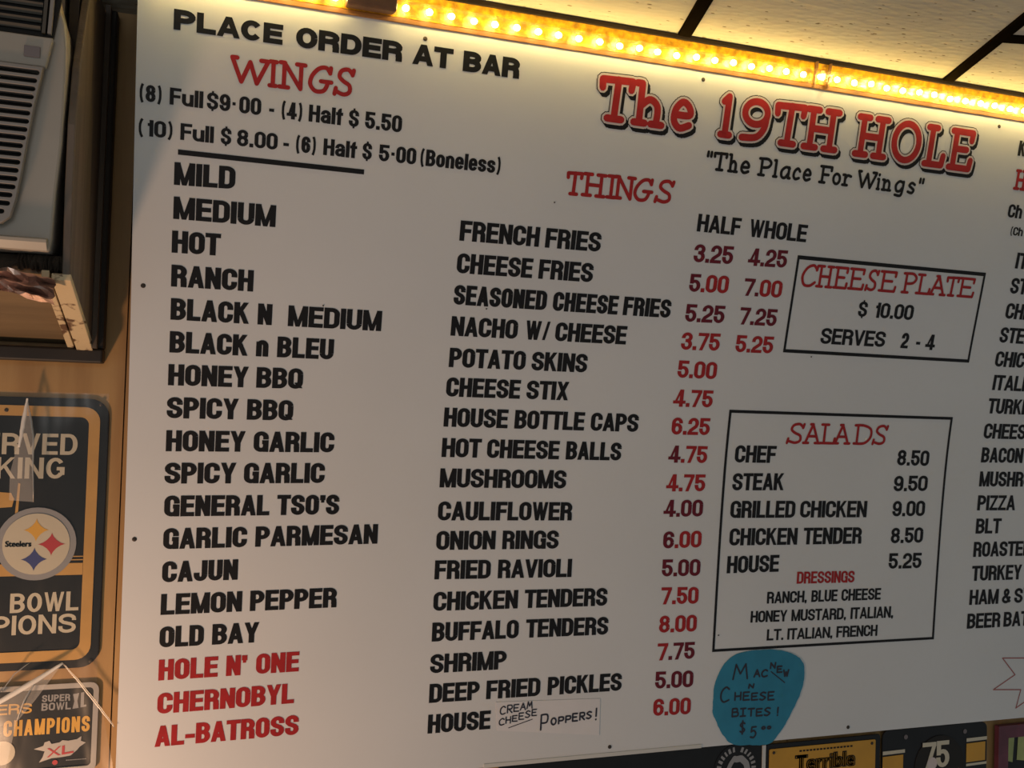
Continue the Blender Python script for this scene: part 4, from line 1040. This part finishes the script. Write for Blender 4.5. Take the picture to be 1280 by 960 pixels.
wt('BOWL', -0.2438, -0.1500, -0.2205, -0.2195, 0.0290, M_cream, sign, label='cream lettering')
wt('CHAMPIONS', -0.3830, -0.1525, -0.2545, -0.2530, 0.0290, M_cream, sign, label='cream lettering')
CXc, CZc = -0.2114, -0.1175
def disc(r0, cx=CXc, cz=CZc, n=40): return [(cx + r0 * math.cos(2 * math.pi * i / n), cz + r0 * math.sin(2 * math.pi * i / n)) for i in range(n)]
flat('gold_band', [(FX0 + .0285, -0.1655), (FX1 - .0285, -0.1655), (FX1 - .0285, -0.1475), (FX0 + .0285, -0.1475)], W4, M_gold, sign, 0.0003)
for z in (-0.1425, -0.1375):
    flat('pinstripe', [(FX0 + .0285, z - .0008), (FX1 - .0285, z - .0008), (FX1 - .0285, z + .0008), (FX0 + .0285, z + .0008)], W4, M_gold, sign, 0.0003)
prism('emblem_rim', disc(0.0548), 0.0440, 0.0448, M_ringgrey, sign)['label'] = 'grey rim of the emblem'
emblem = prism('emblem', disc(0.0460), 0.0430, 0.0439, M_cream, sign); emblem['label'] = 'cream disc of the emblem'
EM = on_wall(0.0430)
def hypo(cx, cz, a, b, m, lab):
    pts = []
    for q in range(4):
        for i in range(6):
            t = i / 6; ang = math.pi / 2 * (q + t)
            c, s = math.cos(ang), math.sin(ang)
            pts.append((cx + a * math.copysign(abs(c) ** 3, c), cz + b * math.copysign(abs(s) ** 3, s)))
    flat('four_point_star', pts, EM, m, emblem, 0.0004)['label'] = lab
hypo(-0.2122, -0.0965, 0.0172, 0.0175, M_yel, 'yellow star'); hypo(-0.1905, -0.1180, 0.0190, 0.0175, M_rd, 'red star'); hypo(-0.2136, -0.1405, 0.0180, 0.0178, M_bl, 'blue star')
lettering('Steelers', EM, -0.2535, -0.2180, -0.1211, -0.1213, 0.0085, M_black, emblem, 0.06, 0.03, 0.0004)
flat('gold_figure', [(-0.300, -0.066), (-0.247, -0.062), (-0.2445, -0.050), (-0.249, -0.041), (-0.262, -0.040), (-0.285, -0.036), (-0.300, -0.042)], W4, M_gold, sign, 0.0004)
flat('gold_figure', [(-0.2425, -0.072), (-0.2385, -0.072), (-0.2370, -0.027), (-0.2400, -0.026)], W4, M_gold, sign, 0.0004)
for x, z in ((-0.2600, 0.083), (-0.1305, 0.0955), (-0.1300, -0.2975), (-0.408, 0.0955)):
    o = obj('screw', nail_me, M_nail, sign); o.location = (x, 0.0442, z); o.scale = (0.003, 0.0012, 0.003)

plate = tag(empty('champions_plate', (-0.27, 0.048, -0.4655)), 'black licence plate with silver rim and gold CHAMPIONS lettering in the bottom left corner', 'licence plate')
PX0, PX1 = -0.4200, -0.1160
prism('plate_body', rrect(PX0 + .003, PX1 - .003, -0.4630, -0.3325, 0.010), 0.0462, 0.0490, M_signblack, plate)
ring_plate('silver_rim', rrect(PX0, PX1, -0.4660, -0.3295, 0.012), rrect(PX0 + .0075, PX1 - .0075, -0.4560, -0.3370, 0.006), 0.0435, 0.0461, M_silver, plate)['label'] = 'silver rim'
wt('CHAMPIONS', -0.2450, -0.1270, -0.4042, -0.4046, 0.0238, M_yel, plate, 0.19, 0.17, label='gold lettering')
wt('STEELERS', -0.3300, -0.2080, -0.3722, -0.3714, 0.0155, M_yel, plate, 0.19, 0.17, label='gold lettering')
wt('SUPER', -0.1947, -0.1560, -0.3560, -0.3562, 0.0105, M_ringgrey, plate, 0.22, 0.2, label='grey lettering')
wt('BOWL', -0.1950, -0.1545, -0.3690, -0.3692, 0.0115, M_ringgrey, plate, 0.22, 0.2, label='grey lettering')
wt('XL', -0.1525, -0.1330, -0.3690, -0.3665, 0.0225, M_ringgrey, plate, 0.2, 0.14, label='grey lettering')
burst = [(-0.2030, -0.4255), (-0.1900, -0.4215), (-0.1885, -0.4165), (-0.1820, -0.4145), (-0.1790, -0.4195), (-0.1680, -0.4180), (-0.1640, -0.4150), (-0.1560, -0.4165), (-0.1440, -0.4150), (-0.1380, -0.4110), (-0.1385, -0.4180), (-0.1315, -0.4210), (-0.1400, -0.4270), (-0.1430, -0.4310), (-0.1520, -0.4390), (-0.1640, -0.4405), (-0.1780, -0.4410), (-0.1950, -0.4460), (-0.1905, -0.4385), (-0.1880, -0.4300)]
flat('emblem_burst', burst, W4, M_silver, plate, 0.0004, 'silver jagged emblem')
wt('XL', -0.1850, -0.1480, -0.4395, -0.4350, 0.0135, M_rd, plate, 0.28, 0.2, 0.0009, label='red numerals')
flat('oval_mark', disc(0.0038, -0.1732, -0.4478, 14), W4, M_rd, plate, 0.0004)
for i in range(12):
    x = -0.158 + i * 0.0024
    flat('small_print', [(x, -0.4465), (x + .0016, -0.4465), (x + .0016, -0.4450), (x, -0.4450)], W4, M_ringgrey, plate, 0.0004)
prism('emblem', disc(0.0178, -0.2458, -0.4280, 24), 0.0448, 0.0458, M_cream, plate)['label'] = 'cream round emblem'

# ---- clear plastic film over the two left signs
film = tag(empty('plastic_film', (-0.28, 0.02, -0.49)), 'creased clear plastic film covering the signs below the air conditioner', 'plastic film')
vs, fs = [], []; NX, NZ = 26, 40
def film_y(x, z):
    return 0.026 + 0.0028 * math.sin(x * 41 + z * 13) + 0.0022 * math.sin(z * 37 - x * 19) - 0.012 * max(0.0, (x + 0.11) / 0.06) * max(0.0, min(1.0, (-0.36 - z) / 0.08))
for i in range(NX + 1):
    for j in range(NZ + 1):
        z = 0.112 - 0.602 * j / NZ
        xr = -0.1175 if z > -0.33 else -0.1175 + 0.028 * min(1.0, (-0.33 - z) / 0.12)
        x = -0.44 + (xr + 0.44) * i / NX
        vs.append((x, film_y(x, z), z))
for i in range(NX):
    for j in range(NZ):
        a = i * (NZ + 1) + j; fs.append((a, a + NZ + 1, a + NZ + 2, a + 1))
obj('film_sheet', mesh('film_sheet', vs, fs, True), M_film, film)
for pts in ([(-0.1657, -0.2937), (-0.2000, -0.3450), (-0.2240, -0.3760), (-0.2420, -0.4800), (-0.40, -0.4800), (-0.40, -0.4350), (-0.2426, -0.3411)],
            [(-0.2292, 0.1015), (-0.2340, 0.060), (-0.2480, -0.010), (-0.2480, -0.0500), (-0.2156, -0.0526), (-0.2186, 0.0468)]):
    cxm, czm = sum(p[0] for p in pts) / len(pts), sum(p[1] for p in pts) / len(pts)
    obj('film_haze', mesh('film_haze', [(cxm, film_y(cxm, czm) - 0.0016, czm)] + [(a, film_y(a, b) - 0.0012, b) for a, b in pts], [(0, i + 1, (i + 1) % len(pts) + 1) for i in range(len(pts))]), M_film_haze, film)['label'] = 'painted haze on the film'  # added layer whose pale colour stands in for film haze
for pts, w in (([(-0.30, -0.376), (-0.2426, -0.3411), (-0.2000, -0.3160), (-0.1657, -0.2937)], 0.0040), ([(-0.1657, -0.2937), (-0.1420, -0.3230), (-0.1236, -0.3491), (-0.1000, -0.3800), (-0.0900, -0.3930)], 0.0018),
               ([(-0.2292, 0.1015), (-0.2330, 0.065), (-0.2367, 0.0289)], 0.0030), ([(-0.2292, 0.1015), (-0.2235, 0.074), (-0.2186, 0.0468), (-0.2156, -0.0526)], 0.0016),
               ([(-0.2450, -0.33), (-0.2300, -0.305), (-0.2100, -0.29)], 0.0010), ([(-0.2000, -0.3160), (-0.215, -0.345), (-0.224, -0.375)], 0.0015)):
    dense = []
    for i in range(len(pts) - 1):
        for k in range(6): dense.append(tuple(pts[i][q] + (pts[i + 1][q] - pts[i][q]) * k / 6 for q in (0, 1)))
    dense.append(pts[-1])
    path = [(x + random.uniform(-.0004, .0004), film_y(x, z) - 0.0012, z) for x, z in dense]
    N = len(path)
    vs, fs = tube_data(path, [w * (0.35 + 0.65 * math.sin(math.pi * min(1, (i + .6) / (N + .2)))) for i in range(N)], 8)
    obj('crease', mesh('crease', vs, fs, True), M_glare if w > .0029 else M_crease, film)  # the widest creases carry their glare as white colour

# ================================================================== SIGNS ON THE WALL, BELOW THE BOARD
W5 = on_wall(0.0395)
sA = tag(empty('team_sign', (0.8, 0.045, -0.67)), 'black sign with round white lettered emblem below the blue note', 'sign')
prism('sign_plate', rrect(0.530, 1.0565, -0.72, -0.505, 0.004), 0.040, 0.0435, M_signblack, sA)
box('white_edge', 1.0568, 1.0640, 0.0385, 0.0435, -0.72, -0.5195, M_edge, sA)
cx, cz = 1.0004, -0.5600
prism('emblem_rim', disc(0.0470, cx, cz), 0.0390, 0.0398, M_signblack, sA)
for i in range(26):
    a = math.pi * 2 * i / 26 + .05
    if i % 7 == 6: continue
    ca, sa = math.cos(a), math.sin(a); t = (-sa, ca)
    r0, r1, hw_ = 0.033, 0.0425, 0.0021 + (i % 3) * 0.0004
    flat('ring_letter', [(cx + ca * r0 - t[0] * hw_, cz + sa * r0 - t[1] * hw_), (cx + ca * r1 - t[0] * hw_, cz + sa * r1 - t[1] * hw_), (cx + ca * r1 + t[0] * hw_ * .7, cz + sa * r1 + t[1] * hw_ * .7), (cx + ca * r0 + t[0] * hw_, cz + sa * r0 + t[1] * hw_)], W5, M_ringgrey, sA, 0.0010)
line('emblem_stroke', [(cx - .024, cz - .012), (cx - .012, cz + .012), (cx - .004, cz + .022)], 0.0085, W5, M_ringgrey, sA, 0.0012)
line('emblem_stroke', [(cx - .001, cz + .019), (cx + .010, cz + .020), (cx + .021, cz + .010), (cx + .026, cz - .008), (cx + .020, cz - .024)], 0.0120, W5, M_ringgrey, sA, 0.0012)

sB = tag(empty('gold_plate', (1.2, 0.045, -0.67)), 'dark framed gold licence plate with outlined blackletter word below the board', 'licence plate')
prism('plate_frame', rrect(1.0655, 1.3290, -0.685, -0.5195, 0.005), 0.0400, 0.0435, M_signblack, sB, 'y', 0.001)
prism('plate_face', rrect(1.0725, 1.3165, -0.676, -0.5285, 0.003), 0.0385, 0.0398, M_plategold, sB)['label'] = 'gold plate face'
WB = on_wall(0.0384)
lettering('Terrible', WB, 1.1290, 1.2690, -0.5755, -0.5760, 0.0310, M_black, sB, 0.10, 0.05, 0.0004)
lettering('Terrible', WB, 1.1315, 1.2665, -0.5735, -0.5740, 0.0270, M_plategold, sB, 0.03, 0.0, 0.0008)
for i in range(16):
    x = 1.139 + i * 0.0078
    flat('small_print', [(x, -0.5385), (x + .0052, -0.5385), (x + .0052, -0.5352), (x, -0.5352)], WB, M_black, sB, 0.0004)
for x in (1.0815, 1.3075):
    o = obj('bolt', nail_me, M_nail, sB); o.location = (x, 0.0380, -0.5355); o.scale = (0.003, 0.0015, 0.003)

sC = tag(empty('anniversary_sign', (1.45, 0.045, -0.72)), 'black rounded sign with large 75 between gold stripes below the board', 'sign')
prism('sign_plate', rrect(1.3345, 1.5975, -0.72, -0.5140, 0.014), 0.0400, 0.0435, M_signblack, sC)
prism('emblem', disc(0.062, 1.4759, -0.5950), 0.0385, 0.0398, M_void, sC)['label'] = 'round dark emblem'
for x0, x1, z in ((1.3350, 1.3890, -0.5620), (1.5440, 1.5970, -0.5520)):
    flat('white_stripe', [(x0, z), (x1, z + .001), (x1, z + .0078), (x0, z + .0072)], W5, M_cream, sC, 0.0003)
    flat('gold_stripe', [(x0, z - .042), (x1 - .004, z - .041), (x1 - .004, z - .0025), (x0, z - .0035)], W5, M_plategold, sC, 0.0003)
    flat('white_stripe', [(x0, z - .050), (x1, z - .049), (x1, z - .044), (x0, z - .045)], W5, M_cream, sC, 0.0003)
WC = on_wall(0.0384)
type_line('7', WC, 1.4315, 1.4660, -0.5990, -0.5990, 0.0540, M_cream, sC, .2, .16, .05, 0.0004)
type_line('5', WC, 1.4660, 1.4995, -0.5980, -0.5980, 0.0540, M_cream, sC, .2, .16, .05, 0.0004)
flat('inner_crest', disc(0.0125, 1.4560, -0.5880, 20), WC, M_pink, sC, 0.0008)
for x in (1.3906, 1.5396):
    flat('bolt_slot', disc(0.0048, x, -0.5300, 12), W5, M_badge, sC, 0.0004)

sD = tag(empty('maroon_picture', (1.8, 0.045, -0.75)), 'maroon framed picture with lime green and black lettering at the lower right edge', 'picture')
o_, i_ = rrect(1.6220, 1.98, -0.75, -0.5240, 0.002), rrect(1.6480, 1.954, -0.724, -0.5500, 0.002)
ring_plate('picture_frame', o_, i_, 0.0330, 0.0440, M_maroon, sD)['label'] = 'maroon frame'
box('picture_face', 1.6475, 1.9545, 0.0400, 0.0430, -0.7245, -0.5495, M_signblack, sD)
for x0, x1 in ((1.6530, 1.6690), (1.6790, 1.7060), (1.7150, 1.7420), (1.7550, 1.7900)):
    flat('lime_letter', [(x0 - .002, -0.600), (x1 - .003, -0.604), (x1 + .001, -0.5520), (x0 + .001, -0.5515)], W5, M_lime, sD, 0.0004)
